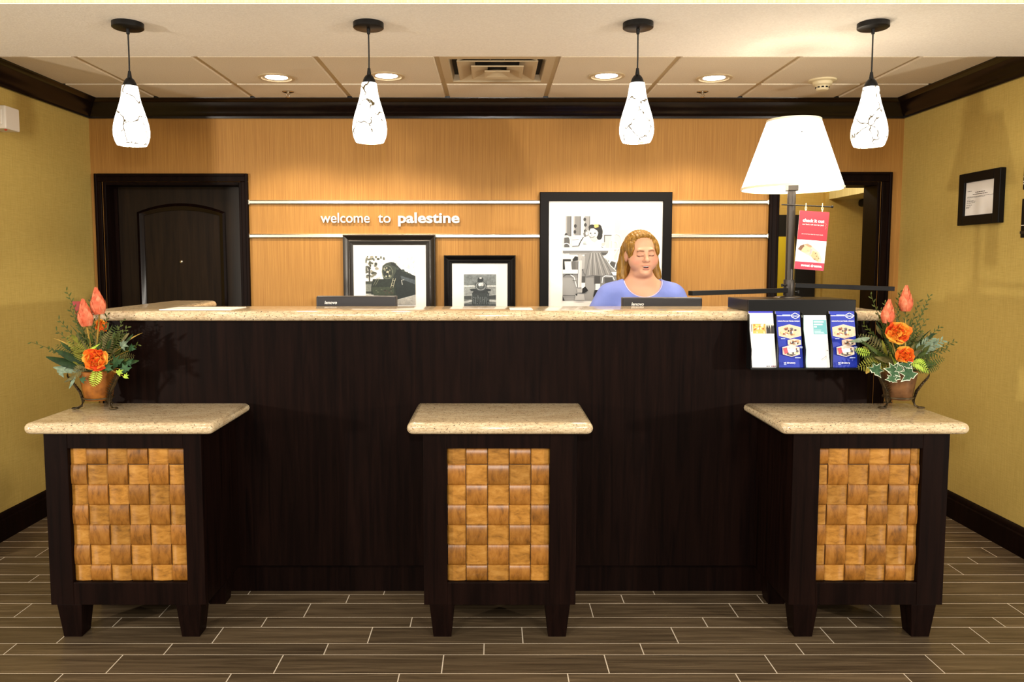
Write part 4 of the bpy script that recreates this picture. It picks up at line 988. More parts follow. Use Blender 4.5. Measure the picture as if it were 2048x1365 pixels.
# ================================================================ FLOWER ARRANGEMENTS
def strip_leaf(mb, base, tip, width, sag=0.0, n=7, face=Vector((0.1, -1, 0.35)), fold=0.25, shape=1.0, color=None, mi=0):
    b, t = Vector(base), Vector(tip); ax = t-b; L = ax.length; side = ax.cross(face)
    if side.length < 1e-5: side = Vector((1, 0, 0))
    side.normalize(); nrm = side.cross(ax).normalized(); vs = []; fs = []
    for i in range(n+1):
        s = i/n; c = b+ax*s+Vector((0, 0, 1))*(sag*4*s*(1-s)); wv = width*0.5*(math.sin(PI*min(1, s**shape*0.96+0.02)))**0.8
        lift = nrm*(-fold*wv)
        vs += [c-side*wv+lift, c, c+side*wv+lift]
    for i in range(n):
        a = 3*i; fs += [(a, a+1, a+4, a+3), (a+1, a+2, a+5, a+4)]
    mb.add(vs, fs, color, mi)
def curve(a, b, sag, n=10, out=Vector((0, 0, 1))):
    a, b = Vector(a), Vector(b); return [a+(b-a)*(i/n)+out*(sag*4*(i/n)*(1-i/n)) for i in range(n+1)]
class Plant:
    def __init__(s, name, u, Y, label, potmat):
        base = P(u, 813, Y); s.c = Vector((base.x, Y, TZ)); s.Y = Y
        s.e = tag(empty(name, s.c), label, 'flowers', 'flower arrangements on the pedestal tables'); s.rng = random.Random(int(u))
        s.heart = Vector((0, 0, 0.155)); s.potmat = potmat
    def at(s, u, v, dy=0.0): return P(u, v, s.Y+min(dy, 0.03))-s.c
    def pot(s, feet_u):
        m = MB(); z0 = 0.035
        m.lathe([(0.0, z0), (0.05, z0), (0.052, z0+0.004), (0.06, z0+0.05), (0.068, z0+0.1), (0.07, z0+0.118), (0.066, z0+0.12), (0.062, z0+0.1), (0.0, z0+0.1)], n=36); m.build('pot', M[s.potmat], s.e, smooth=45)
        m = MB(); m.lathe([(0.0, z0+0.101), (0.04, z0+0.115), (0.061, z0+0.104)], n=20); m.build('soil', M['leaf_brown'], s.e)
        m = MB(); m.tube([(0.056*math.cos(a), 0.056*math.sin(a), z0+0.008) for a in [2*PI*i/28 for i in range(29)]], 0.0035, 6, False); m.build('stand_ring', M['wrought_iron'], s.e, smooth=60)
        for k in range(3):
            a = [PI*1.13, -PI*0.13, PI*0.5][k]; d = Vector((math.cos(a), math.sin(a), 0)); up = Vector((0, 0, 1)); sd = d.cross(up); m = MB()
            pts = [d*0.075+up*0.006, d*0.062+up*0.012, d*0.056+up*0.03, d*0.066+up*0.07, d*0.088+up*0.105, d*0.105+up*0.128, d*0.108+up*0.138]
            m.tube(pts, [0.004, 0.005, 0.006, 0.006, 0.005, 0.004, 0.002], 6)
            for i in range(14):                       # acanthus teeth along the leg
                t = 0.3+i*0.048; q = t*(len(pts)-1); i0 = min(int(q), len(pts)-2); p0 = pts[i0]*(1-(q-i0))+pts[i0+1]*(q-i0)
                for sgn in (-1, 1):
                    o = d*0.003-up*0.002; m.add([p0+sd*(0.002*sgn), p0+up*0.008+d*0.004+sd*(0.002*sgn), p0+sd*(0.022*sgn*(1-abs(t-0.6)))+up*0.014+d*0.002, p0+sd*(0.010*sgn)+up*0.004+o], [(0, 1, 2, 3) if sgn > 0 else (3, 2, 1, 0)])
            # scrolled foot
            cc = d*0.083+up*0.0045
            m.tube([cc+(d*math.cos(g)+sd*math.sin(g))*(0.004+0.0125*j/22) for j, g in [(j, PI+j*2*PI/12) for j in range(23)]][::-1], 0.0028, 6)
            m.build('stand_leg', M['wrought_iron'], s.e, smooth=60)
    def stem(s, top, mat='leaf_green', r=0.0022, sag=0.0):
        m = MB(); b = s.heart+Vector((s.rng.uniform(-0.02, 0.02), s.rng.uniform(-0.02, 0.02), 0)); m.tube(curve(b, top, sag, 8, Vector((0, 0, 1))), r, 6); m.build('stem', M[mat], s.e, smooth=60)
    def protea(s, top, bot, r, smat):
        top, bot = Vector(top), Vector(bot); ax = (top-bot); L = ax.length; z = ax.normalized(); x = z.cross(Vector((0, 1, 0))).normalized(); y = z.cross(x)
        prof = lambda t: r*(0.55+0.45*math.sin(min(1, t/0.32)*PI/2)) if t < 0.32 else r*max(0.05, (1-((t-0.32)/0.68)**1.25))
        s.stem(bot, smat, 0.0032); m = MB(); n = 14; vs = []; N = 12
        for i in range(n+1):
            t = i/n; rr = prof(t)*0.9 if i else 0.001
            for k in range(N): a = 2*PI*k/N; vs.append(bot+z*(t*L*0.97)+(x*math.cos(a)+y*math.sin(a))*rr)
        m.add(vs, [(i*N+k, i*N+(k+1) % N, (i+1)*N+(k+1) % N, (i+1)*N+k) for i in range(n) for k in range(N)])
        o = m.build('bud', M['protea_petal'], s.e, smooth=60)
        for ring, (t0, cnt) in enumerate(((0.02, 7), (0.16, 7), (0.32, 6), (0.5, 5))):
            for k in range(cnt):
                a = 2*PI*(k+0.5*(ring % 2))/cnt; m = MB(); vs = []; fs = []; q = 6; span = 0.52 if ring < 3 else 0.5
                for i in range(q+1):
                    t = t0+span*i/q; rr = prof(min(1, t))*1.05+0.003*(3-ring)/3+0.0045*(i/q)**3; wv = r*0.62*math.sin(PI*(0.18+0.82*(i/q)))**0.8*(1-0.2*ring/3)
                    dr = x*math.cos(a)+y*math.sin(a); td = z.cross(dr)
                    for e_, lf in ((-1, -0.35), (0, 0), (1, -0.35)): vs.append(bot+z*(t*L)+dr*(rr+lf*wv*0.6)+td*(e_*wv))
                for i in range(q): b_ = 3*i; fs += [(b_, b_+1, b_+4, b_+3), (b_+1, b_+2, b_+5, b_+4)]
                m.add(vs, fs); m.build('petal', M['protea_light' if (k+ring) % 2 else 'protea_petal'], o, smooth=60)
    def peony(s, c, r, mats, count=24, yl=0.35):
        c = Vector(c); s.stem(c+Vector((0, 0.01, -0.005)), 'leaf_green', 0.0025); core = MB(); core.lathe([(0.0, -r*0.4), (r*0.3, -r*0.25), (r*0.35, 0.0), (r*0.2, r*0.25), (0.0, r*0.3)], tuple(c), 12); o = core.build('blossom', M[mats[0]], s.e, smooth=60)
        for k in range(count):
            t = (k+0.5)/count; ph = k*2.39996; el = math.acos(1-1.45*t)
            dr = Vector((math.sin(el)*math.cos(ph), -math.cos(el), math.sin(el)*math.sin(ph))); tx = dr.cross(Vector((0.2, 0.1, 1))).normalized(); ty = dr.cross(tx)
            rr = r*(0.45+0.5*t); sz = r*(0.40+0.22*t); m = MB(); vs = [c+dr*rr*0.55]; n = 12; rot = s.rng.uniform(0, 6)
            for j in range(n):
                g = 2*PI*j/n+rot; wob = 1+0.16*math.sin(3*g+k)
                vs.append(c+dr*(rr*(0.9+0.1*math.cos(g*2))+s.rng.uniform(-0.05, 0.05)*r)+(tx*math.cos(g)+ty*math.sin(g))*(sz*wob))
            mid = [vs[0]*0.42+q*0.58-dr*(0.1*rr) for q in vs[1:]]; m.add([vs[0]]+mid+vs[1:], [(0, j+1, (j+1) % n+1) for j in range(n)]+[(j+1, j+1+n, (j+1) % n+1+n, (j+1) % n+1) for j in range(n)]); m.build('petal', M[mats[k % len(mats)]], o, smooth=80)
    def fern(s, tip, mat, width=0.045, sag=0.03, n=13, base=None, start=0.25):
        base = s.heart if base is None else Vector(base); pts = curve(base, tip, sag, 14); m = MB(); m.tube(pts, [0.0018*(1-0.6*i/14) for i in range(15)], 5)
        ax = (Vector(tip)-Vector(base)); f = Vector((s.rng.uniform(-0.3, 0.3), -1, 0.5)); side = ax.cross(f).normalized()
        for i in range(n):
            t = start+(1-start)*i/n; q = t*14; k = min(int(q), 13); p = pts[k]*(1-(q-k))+pts[k+1]*(q-k); tv = (pts[k+1]-pts[k]).normalized(); L = width*math.sin(PI*(0.12+0.86*(t-start)/(1-start)))**0.7*(1.05-0.45*t)
            for sg in (-1, 1): strip_leaf(m, p, p+side*(sg*L)+tv*(L*0.35)+Vector((0, 0, -0.12*L)), L*0.25, 0.0, 3, f, 0.2)
        m.build('fern_frond', M[mat], s.e)
    def sprig(s, tip, mat='sprig_green', n=16, leaf=0.017, sag=0.01, base=None, start=0.3, curl=None):
        base = s.heart if base is None else Vector(base); pts = curve(base, tip, sag, 14, curl or Vector((0, 0, 1))); m = MB(); m.tube(pts, [0.0017*(1-0.5*i/14) for i in range(15)], 5)
        for i in range(n):
            t = start+(1-start)*i/(n-1); q = min(t*14, 13.99); k = int(q); p = pts[k]*(1-(q-k))+pts[k+1]*(q-k); tv = (pts[k+1]-pts[k]).normalized(); a = s.rng.uniform(0, 2*PI) if i % 2 else s.rng.uniform(-0.5, 0.5)
            sd = tv.cross(Vector((0.1, -1, 0.2))).normalized(); d = (tv*0.9+sd*(1 if i % 2 else -1)*0.75+Vector((0, -0.4*math.sin(a), 0))).normalized()
            strip_leaf(m, p, p+d*leaf*s.rng.uniform(0.8, 1.2), leaf*0.36, 0.0, 3, Vector((0.2, -1, 0.3)), 0.2)
        m.build('leafy_sprig', M[mat], s.e)
    def blade(s, tip, mat='leaf_dark', width=0.012, sag=0.02, base=None):
        base = s.heart if base is None else Vector(base); m = MB(); strip_leaf(m, base, tip, width, sag, 10, Vector((s.rng.uniform(-0.6, 0.6), -1, 0.3)), 0.3, 0.8); m.build('blade_leaf', M[mat], s.e, smooth=60)
    def broad(s, base, tip, mat, width, sag=0.0): m = MB(); strip_leaf(m, base, tip, width, sag, 9, Vector((s.rng.uniform(-0.3, 0.3), -1, 0.6)), 0.3, 0.75); m.build('broad_leaf', M[mat], s.e, smooth=60)
    def fill(s, n, u0, u1, v0, v1, mats, lo=0.03, hi=0.06, wd=0.35):
        # loose filler leaves fanning out of the heart of the bouquet
        for i in range(n):
            u, v = s.rng.uniform(u0, u1), s.rng.uniform(v0, v1); tip = s.at(u, v, s.rng.uniform(-0.07, 0.03)); d = (tip-s.heart).normalized(); L = s.rng.uniform(lo, hi)
            s.broad(tip-d*L, tip, s.rng.choice(mats), L*wd*s.rng.uniform(0.7, 1.2), s.rng.uniform(-0.004, 0.01))
    def ivy(s, c, size, mats=('ivy_edge', 'ivy_green'), rot=None, tilt=0.3, stem=True):
        c = Vector(c); rot = s.rng.uniform(-0.9, 0.9) if rot is None else rot; f = Vector((s.rng.uniform(-0.35, 0.35), -1, tilt+s.rng.uniform(-0.15, 0.15))).normalized(); x = f.cross(Vector((0, 0, 1))).normalized()*-1; y = f.cross(x)*-1
        out = [(0.0, -1.05, 1), (0.16, -0.62, 0), (0.26, -0.4, 0), (0.78, -0.52, 1), (0.56, -0.2, 0), (0.46, 0.0, 0), (0.95, 0.34, 1), (0.48, 0.44, 0), (0.2, 0.58, 0), (0, 0.42, 0)]
        full = out+[(-a, b, q) for a, b, q in out[-2:0:-1]]
        cs, sn = math.cos(rot), math.sin(rot)
        def pt(a, b, k, h): a, b = a*k, b*k; u_, v_ = a*cs-b*sn, a*sn+b*cs; return c+x*(u_*size)+y*(v_*size)+f*(h-0.22*size*(a*a+b*b))
        if stem: m = MB(); m.tube(curve(s.heart, c+y*0.3*size-f*0.003, 0.01, 6), 0.0012, 5); m.build('vine', M['stem_yellow'], s.e)
        m = MB(); n = len(full); m.add([pt(0, 0, 1, 0)]+[pt(a, b, 1, 0) for a, b, q in full], [(0, i+1, (i+1) % n+1) for i in range(n)]); o = m.build('ivy_leaf', M[mats[0]], s.e, smooth=80)
        m = MB(); m.add([pt(0, 0, 1, 0.0009)]+[pt(a, b, 0.86, 0.0009) for a, b, q in full], [(0, i+1, (i+1) % n+1) for i in range(n)]); m.build('leaf_blade', M[mats[1]], o, smooth=80)

A = Plant('flower_arrangement', 198, 3.15, 'silk flowers in a copper pot with one big orange bloom, below the panelled door', 'pot_copper'); A.pot(0)
A.protea(A.at(191, 574), A.at(199, 630), 0.0245, 'stem_yellow'); A.protea(A.at(165, 597, -0.03), A.at(174, 654, -0.03), 0.024, 'stem_yellow')
A.peony(A.at(191, 719, -0.09), 0.047, ('petal_orange', 'petal_yellow', 'petal_orange', 'petal_red')); A.peony(A.at(203, 651, 0.06), 0.026, ('petal_orange', 'petal_red', 'petal_yellow'), 16)
for u, v, dy, k in ((133, 582, 0, 20), (180, 598, 0.03, 18), (113, 662, 0, 12), (63, 685, 0.02, 9), (245, 642, 0.02, 12), (150, 640, 0.05, 16), (172, 612, 0.05, 16)): A.sprig(A.at(u, v, dy), n=k, sag=0.012, curl=Vector((0.4, 0, 0.3)))
for u, v, dy, mt in ((133, 672, -0.02, 'fern_olive'), (150, 690, -0.05, 'fern_olive'), (236, 650, 0.03, 'leaf_green'), (222, 662, 0, 'leaf_brown'), (126, 700, 0.04, 'leaf_green'), (262, 690, 0.05, 'leaf_dark')): A.fern(A.at(u, v, dy), mt, 0.045, 0.01)
A.fern(A.at(186, 775, -0.11), 'fern_bright', 0.032, 0.0, 9, A.at(196, 735, -0.08), 0.05)
A.fern(A.at(140, 764, -0.06), 'leaf_brown', 0.032, 0.02, 9, A.at(172, 738, -0.05), 0.05)
for u, v, dy in ((285, 666, 0.05), (140, 650, 0.04), (158, 655, 0.05), (205, 640, 0.06), (225, 650, 0.05), (107, 677, 0.02)): A.blade(A.at(u, v, dy), 'stem_yellow' if u in (285, 107) else 'leaf_green', 0.008, 0.02)
for b, t, mt, wd in (((165, 735), (92, 714), 'leaf_dark', 0.035), ((168, 728), (110, 700), 'leaf_dark', 0.03), ((160, 742), (106, 735), 'leaf_grey', 0.03), ((205, 745), (238, 716), 'leaf_green', 0.04), ((215, 742), (190, 760), 'leaf_green', 0.02), ((225, 730), (278, 722), 'leaf_dark', 0.03), ((160, 712), (200, 688), 'fern_bright', 0.014), ((170, 700), (150, 706), 'fern_olive', 0.014)): A.broad(A.at(*b, -0.03), A.at(*t, -0.06), mt, wd)
for u, v, sz, dy in ((246, 690, 0.028, -0.02), (262, 697, 0.022, 0.0), (232, 724, 0.034, -0.06), (250, 738, 0.026, -0.07), (258, 725, 0.022, -0.05), (122, 742, 0.03, -0.05), (165, 760, 0.018, -0.09), (215, 735, 0.024, -0.08)): A.ivy(A.at(u, v, dy), sz, ('leaf_grey', 'leaf_grey') if u in (122, 246) else ('ivy_green', 'ivy_green'))
for u, v, sz in ((238, 745, 0.018), (251, 753, 0.016)): A.ivy(A.at(u, v, -0.09), sz, ('fern_bright', 'fern_bright'))
for u, v in ((138, 778), (128, 765)): A.broad(A.at(150, 752, -0.06), A.at(u, v, -0.07), 'leaf_grey' if v > 770 else 'leaf_brown', 0.014)
A.fill(44, 118, 268, 660, 745, ('leaf_green', 'leaf_dark', 'leaf_brown', 'fern_olive', 'sprig_green'))
A.fill(14, 150, 236, 640, 690, ('leaf_green', 'sprig_green', 'leaf_brown'), 0.02, 0.05, 0.28)
for u, v, dy, mt in ((110, 690, 0.01, 'leaf_green'), (270, 712, 0.0, 'leaf_brown'), (205, 665, 0.03, 'leaf_green'), (165, 668, 0.02, 'leaf_green'), (250, 668, 0.02, 'sprig_green')): A.fern(A.at(u, v, dy), mt, 0.04, 0.012)
for u, v in ((118, 640), (255, 655), (98, 700), (276, 690), (140, 618), (215, 630)): A.sprig(A.at(u, v, 0.02), n=14, sag=0.01)
m = MB(); q = [A.at(144, 603, 0.07), A.at(163, 603, 0.07), A.at(163, 640, 0.07), A.at(155, 640, 0.07)]; m.prism(q, (0, 0.002, 0)); m.build('card', M['card_red'], A.e)
m = MB(); m.tube([A.heart+Vector((-0.01, 0.02, 0)), A.at(159, 640, 0.071)], 0.002, 6); m.build('card_pick', M['black_metal'], A.e)

B = Plant('flower_arrangement', 1795, 3.165, 'silk flowers in a brown pot with variegated ivy, on the table below the brochures', 'pot_brown'); B.pot(0)
B.protea(B.at(1813, 570, 0.02), B.at(1811, 624, 0.02), 0.0225, 'stem_yellow'); B.protea(B.at(1779, 598, -0.02), B.at(1774, 648, -0.02), 0.021, 'stem_yellow')
B.peony(B.at(1796, 665, -0.06), 0.048, ('petal_yellow', 'petal_orange', 'petal_red', 'petal_yellow')); B.peony(B.at(1810, 711, -0.09), 0.036, ('petal_orange', 'petal_orange', 'petal_red', 'petal_yellow'), 20)
for u, v, dy, k in ((1860, 592, 0.0, 22), (1742, 590, 0, 14), (1796, 596, 0.04, 20), (1800, 585, 0.05, 18), (1910, 684, 0.02, 18), (1848, 620, 0.03, 16), (1852, 640, 0.05, 12), (1762, 620, 0.04, 14), (1815, 632, 0.05, 14), (1825, 650, 0.06, 12)): B.sprig(B.at(u, v, dy), n=k, sag=0.012, curl=Vector((-0.3, 0, 0.2)))
for u, v, dy, mt in ((1716, 670, -0.02, 'leaf_brown'), (1713, 736, -0.08, 'fern_olive'), (1890, 718, -0.02, 'leaf_green'), (1846, 660, 0.02, 'leaf_green'), (1708, 702, -0.04, 'leaf_green'), (1850, 672, 0.05, 'leaf_brown'), (1730, 720, 0.02, 'leaf_brown')): B.fern(B.at(u, v, dy), mt, 0.045, 0.018)
B.fern(B.at(1858, 748, -0.08), 'fern_bright', 0.03, 0.02, 11, B.at(1822, 728, -0.07), 0.05)
B.fern(B.at(1707, 700, -0.07), 'fern_bright', 0.022, 0.0, 8, B.at(1740, 706, -0.05), 0.05)
for u, v, dy in ((1730, 652, 0.02), (1750, 640, 0.05), (1862, 660, 0.03), (1872, 668, 0.0), (1844, 690, 0.05), (1713, 682, -0.04), (1768, 630, 0.06), (1755, 625, 0.04), (1880, 700, 0.03)): B.blade(B.at(u, v, dy), 'leaf_green' if u % 2 else 'leaf_dark', 0.011, 0.015)
for b, t, mt, wd in (((1775, 712), (1764, 680), 'fern_olive', 0.016), ((1798, 738), (1784, 714), 'fern_bright', 0.016), ((1785, 728), (1722, 680), 'leaf_green', 0.018), ((1740, 676), (1700, 684), 'leaf_grey', 0.02), ((1800, 725), (1750, 715), 'leaf_brown', 0.03), ((1815, 730), (1870, 728), 'leaf_green', 0.03), ((1800, 730), (1842, 700), 'leaf_brown', 0.03)): B.broad(B.at(*b, -0.03), B.at(*t, -0.06), mt, wd)
for u, v, sz, dy, rt in ((1788, 740, 0.03, -0.1, 0.5), (1818, 748, 0.036, -0.1, -0.4), (1790, 752, 0.026, -0.105, 0.1), (1812, 728, 0.024, -0.1, 0.3), (1784, 758, 0.02, -0.11, 0.2), (1753, 740, 0.03, -0.07, 0.7), (1799, 738, 0.018, -0.11, -0.2)): B.ivy(B.at(u, v, dy), sz*1.25, rot=rt)
for u, v in ((1885, 682), (1872, 690), (1862, 678)): B.sprig(B.at(u, v, -0.02), 'leaf_grey', 12, 0.026, 0.01, None, 0.55)
B.broad(B.at(1740, 735, -0.06), B.at(1732, 748, -0.07), 'stem_yellow', 0.018)

B.fill(52, 1720, 1872, 660, 745, ('leaf_green', 'leaf_dark', 'leaf_brown', 'fern_olive', 'sprig_green'))
B.fill(16, 1752, 1836, 636, 690, ('leaf_green', 'sprig_green', 'leaf_brown'), 0.02, 0.05, 0.28)
for u, v, dy, mt in ((1868, 700, 0.0, 'leaf_brown'), (1738, 690, 0.0, 'leaf_green'), (1776, 668, 0.03, 'leaf_green'), (1830, 676, 0.02, 'leaf_brown'), (1880, 735, -0.03, 'leaf_green')): B.fern(B.at(u, v, dy), mt, 0.042, 0.012)
for u, v in ((1880, 655), (1728, 650), (1838, 604), (1770, 606), (1895, 700), (1815, 600)): B.sprig(B.at(u, v, 0.02), n=16, sag=0.01)

# ================================================================ THE WOMAN BEHIND THE DESK
def smin(a, b, k):
    if k <= 0: return np.minimum(a, b)
    h = np.clip(0.5+0.5*(b-a)/k, 0, 1); return b*(1-h)+a*h-k*h*(1-h)
def smax(a, b, k): return -smin(-a, -b, k)
def s_ell(p, c, r):
    q = (p-np.array(c))/np.array(r); k0 = np.sqrt((q*q).sum(-1)); k1 = np.sqrt(((q/np.array(r))**2).sum(-1))+1e-9; return k0*(k0-1)/k1
def s_cap(p, a, b, ra, rb, t_out=False):
    a, b = np.array(a, float), np.array(b, float); ab = b-a; t = np.clip(((p-a)@ab)/(ab@ab), 0, 1)
    return np.sqrt(((p-a-t[..., None]*ab)**2).sum(-1))-(ra+(rb-ra)*t)
def surface_nets(fn, xs, ys, zs):
    X, Y, Z = np.meshgrid(xs, ys, zs, indexing='ij'); p = np.stack([X, Y, Z], -1)
    # evaluate coarsely, then exactly only near the surface
    cs = [np.unique(np.r_[np.arange(0, len(g), 4), len(g)-1]) for g in (xs, ys, zs)]
    near = [np.abs(np.arange(len(g))[:, None]-c[None]).argmin(1) for g, c in zip((xs, ys, zs), cs)]
    dd = [np.abs(g-g[c][n_]) for g, c, n_ in zip((xs, ys, zs), cs, near)]
    pc = p[np.ix_(*cs)]; vc = fn(pc.reshape(-1, 3)).reshape(pc.shape[:3]); v = vc[np.ix_(*near)]
    reach = 1.6*np.sqrt(dd[0][:, None, None]**2+dd[1][None, :, None]**2+dd[2][None, None, :]**2)+0.008
    m_ = np.abs(v) < reach; v[m_] = fn(p[m_]); s = v < 0
    n = np.array(v.shape)-1; cnt = np.zeros(n); acc = np.zeros(tuple(n)+(3,))
    for ax in range(3):
        sl0 = [slice(None)]*3; sl1 = [slice(None)]*3; sl0[ax] = slice(0, -1); sl1[ax] = slice(1, None)
        v0, v1 = v[tuple(sl0)], v[tuple(sl1)]; cross = (s[tuple(sl0)] != s[tuple(sl1)]); t = np.where(cross, v0/(v0-v1+1e-12), 0)
        pt = p[tuple(sl0)]+t[..., None]*(p[tuple(sl1)]-p[tuple(sl0)]); o1, o2 = [a for a in range(3) if a != ax]
        for d1 in (0, 1):
            for d2 in (0, 1):
                sl = [slice(None)]*3; sl[o1] = slice(d1, d1+n[o1]); sl[o2] = slice(d2, d2+n[o2])
                c = cross[tuple(sl)]; cnt += c; acc += np.where(c[..., None], pt[tuple(sl)], 0)
    act = cnt > 0; idx = -np.ones(n, int); idx[act] = np.arange(act.sum()); verts = acc[act]/cnt[act][:, None]; faces = []
    for ax in range(3):
        sl0 = [slice(None)]*3; sl1 = [slice(None)]*3; sl0[ax] = slice(0, -1); sl1[ax] = slice(1, None)
        a0, a1 = s[tuple(sl0)], s[tuple(sl1)]; o1, o2 = (ax+1) % 3, (ax+2) % 3
        I = np.argwhere(a0 != a1)
        ok = (I[:, o1] > 0) & (I[:, o2] > 0) & (I[:, o1] < n[o1]) & (I[:, o2] < n[o2]); I = I[ok]
        def g(d1, d2): J = I.copy(); J[:, o1] -= d1; J[:, o2] -= d2; return idx[J[:, 0], J[:, 1], J[:, 2]]
        q = np.stack([g(1, 1), g(0, 1), g(0, 0), g(1, 0)], 1); flip = ~a0[tuple(I.T)]; q[flip] = q[flip][:, ::-1]; faces.append(q)
    return verts, np.concatenate(faces)
def net_object(name, fn, xs, ys, zs, mat, parent, colorfn=None, relax=1):
    v, f = surface_nets(fn, xs, ys, zs)
    me = bpy.data.meshes.new(name); me.from_pydata(v.tolist(), [], f.tolist()); me.materials.append(mat)
    me.polygons.foreach_set('use_smooth', [True]*len(me.polygons))
    if colorfn is not None:
        at = me.color_attributes.new('Col', 'FLOAT_COLOR', 'POINT'); c = colorfn(v); at.data.foreach_set('color', np.concatenate([c, np.ones((len(v), 1))], 1).astype(np.float32).ravel())
    me.update(); return link(name, me, parent)
WX, WY = P(1284, 520, 4.2).x, 4.2
woman = tag(empty('person', (WX, WY, 0)), 'woman with long blonde hair in a periwinkle blue top, looking down behind the desk', 'person')
HC = np.array([-0.006, -0.01, 1.474])
hr = Matrix.Rotation(math.radians(5), 3, 'Z') @ Matrix.Rotation(math.radians(2.5), 3, 'Y').inverted() @ Matrix.Rotation(math.radians(7), 3, 'X')
HR = np.array(hr)
def hp(p): return (p-HC) @ HR                      # into head space: x image right, -y face, z up
def head(p):
    h = hp(p); d = s_ell(h, (0, 0.015, 0.028), (0.076, 0.094, 0.084)); d = smin(d, s_ell(h, (0, -0.02, -0.03), (0.069, 0.072, 0.088)), 0.03)
    for s in (-1, 1): d = smin(d, s_ell(h, (s*0.040, -0.044, -0.036), (0.036, 0.036, 0.036)), 0.025)
    d = smin(d, s_ell(h, (0, -0.071, -0.094), (0.03, 0.026, 0.021)), 0.02); d = smin(d, s_ell(h, (0, -0.025, -0.106), (0.05, 0.05, 0.024)), 0.018)
    d = smin(d, s_cap(h, (-0.034, -0.082, 0.022), (0.034, -0.082, 0.022), 0.009, 0.009), 0.018)
    for s in (-1, 1):
        d = smax(d, -s_ell(h, (s*0.0305, -0.105, 0.004), (0.019, 0.018, 0.011)), 0.014)
        d = smin(d, s_ell(h, (s*0.0305, -0.080, 0.001), (0.0165, 0.0135, 0.0115)), 0.005)
    d = smin(d, s_cap(h, (0, -0.087, 0.012), (0, -0.107, -0.022), 0.008, 0.0105), 0.014); d = smin(d, s_ell(h, (0, -0.112, -0.026), (0.0125, 0.0115, 0.01)), 0.006)
    for s in (-1, 1):
        d = smin(d, s_ell(h, (s*0.0125, -0.098, -0.03), (0.0075, 0.010, 0.007)), 0.007); d = smax(d, -s_ell(h, (s*0.0065, -0.107, -0.038), (0.0036, 0.005, 0.003)), 0.002)
        d = smin(d, s_ell(h, (s*0.079, 0.012, -0.014), (0.010, 0.019, 0.03)), 0.004); d = smax(d, -s_ell(h, (s*0.089, 0.008, -0.012), (0.006, 0.009, 0.016)), 0.004)
    d = smin(d, s_cap(h, (-0.017, -0.0955, -0.0555), (0.017, -0.0955, -0.0555), 0.004, 0.004), 0.008); d = smin(d, s_ell(h, (0, -0.0945, -0.0715), (0.017, 0.0085, 0.0052)), 0.01)
    d = smax(d, -s_ell(h, (0, -0.106, -0.0635), (0.020, 0.02, 0.0044)), 0.003)
    return d
def torso(p, g=0.0):
    d = s_ell(p, (0, 0.015, 1.1), (0.175+g, 0.118+g, 0.2+g)); d = smin(d, s_cap(p, (-0.13, 0.02, 1.238), (0.13, 0.02, 1.238), 0.058+g, 0.058+g), 0.05)
    for s in (-1, 1):
        d = smin(d, s_cap(p, (0.02*s, 0.02, 1.325), (s*0.14, 0.02, 1.245), 0.045+g*0.6, 0.05+g), 0.04); d = smin(d, s_ell(p, (s*0.08, -0.075, 1.09), (0.085+g, 0.085+g, 0.09+g)), 0.05)
    d = smin(d, s_ell(p, (0, -0.01, 0.93), (0.172+g, 0.145+g, 0.18+g)), 0.06); return smin(d, s_ell(p, (0, 0.015, 0.8), (0.188+g, 0.14+g, 0.12+g)), 0.06)
SH = [(s*0.168, 0.015, 1.238) for s in (-1, 1)]; EL = [(-0.315, -0.03, 1.0), (0.285, -0.03, 0.99)]; WR = [(-0.14, -0.215, 0.905), (0.1, -0.22, 0.905)]
def upper_arms(p, g=0.0): d = s_cap(p, SH[0], EL[0], 0.06+g, 0.046+g); return np.minimum(d, s_cap(p, SH[1], EL[1], 0.06+g, 0.046+g))
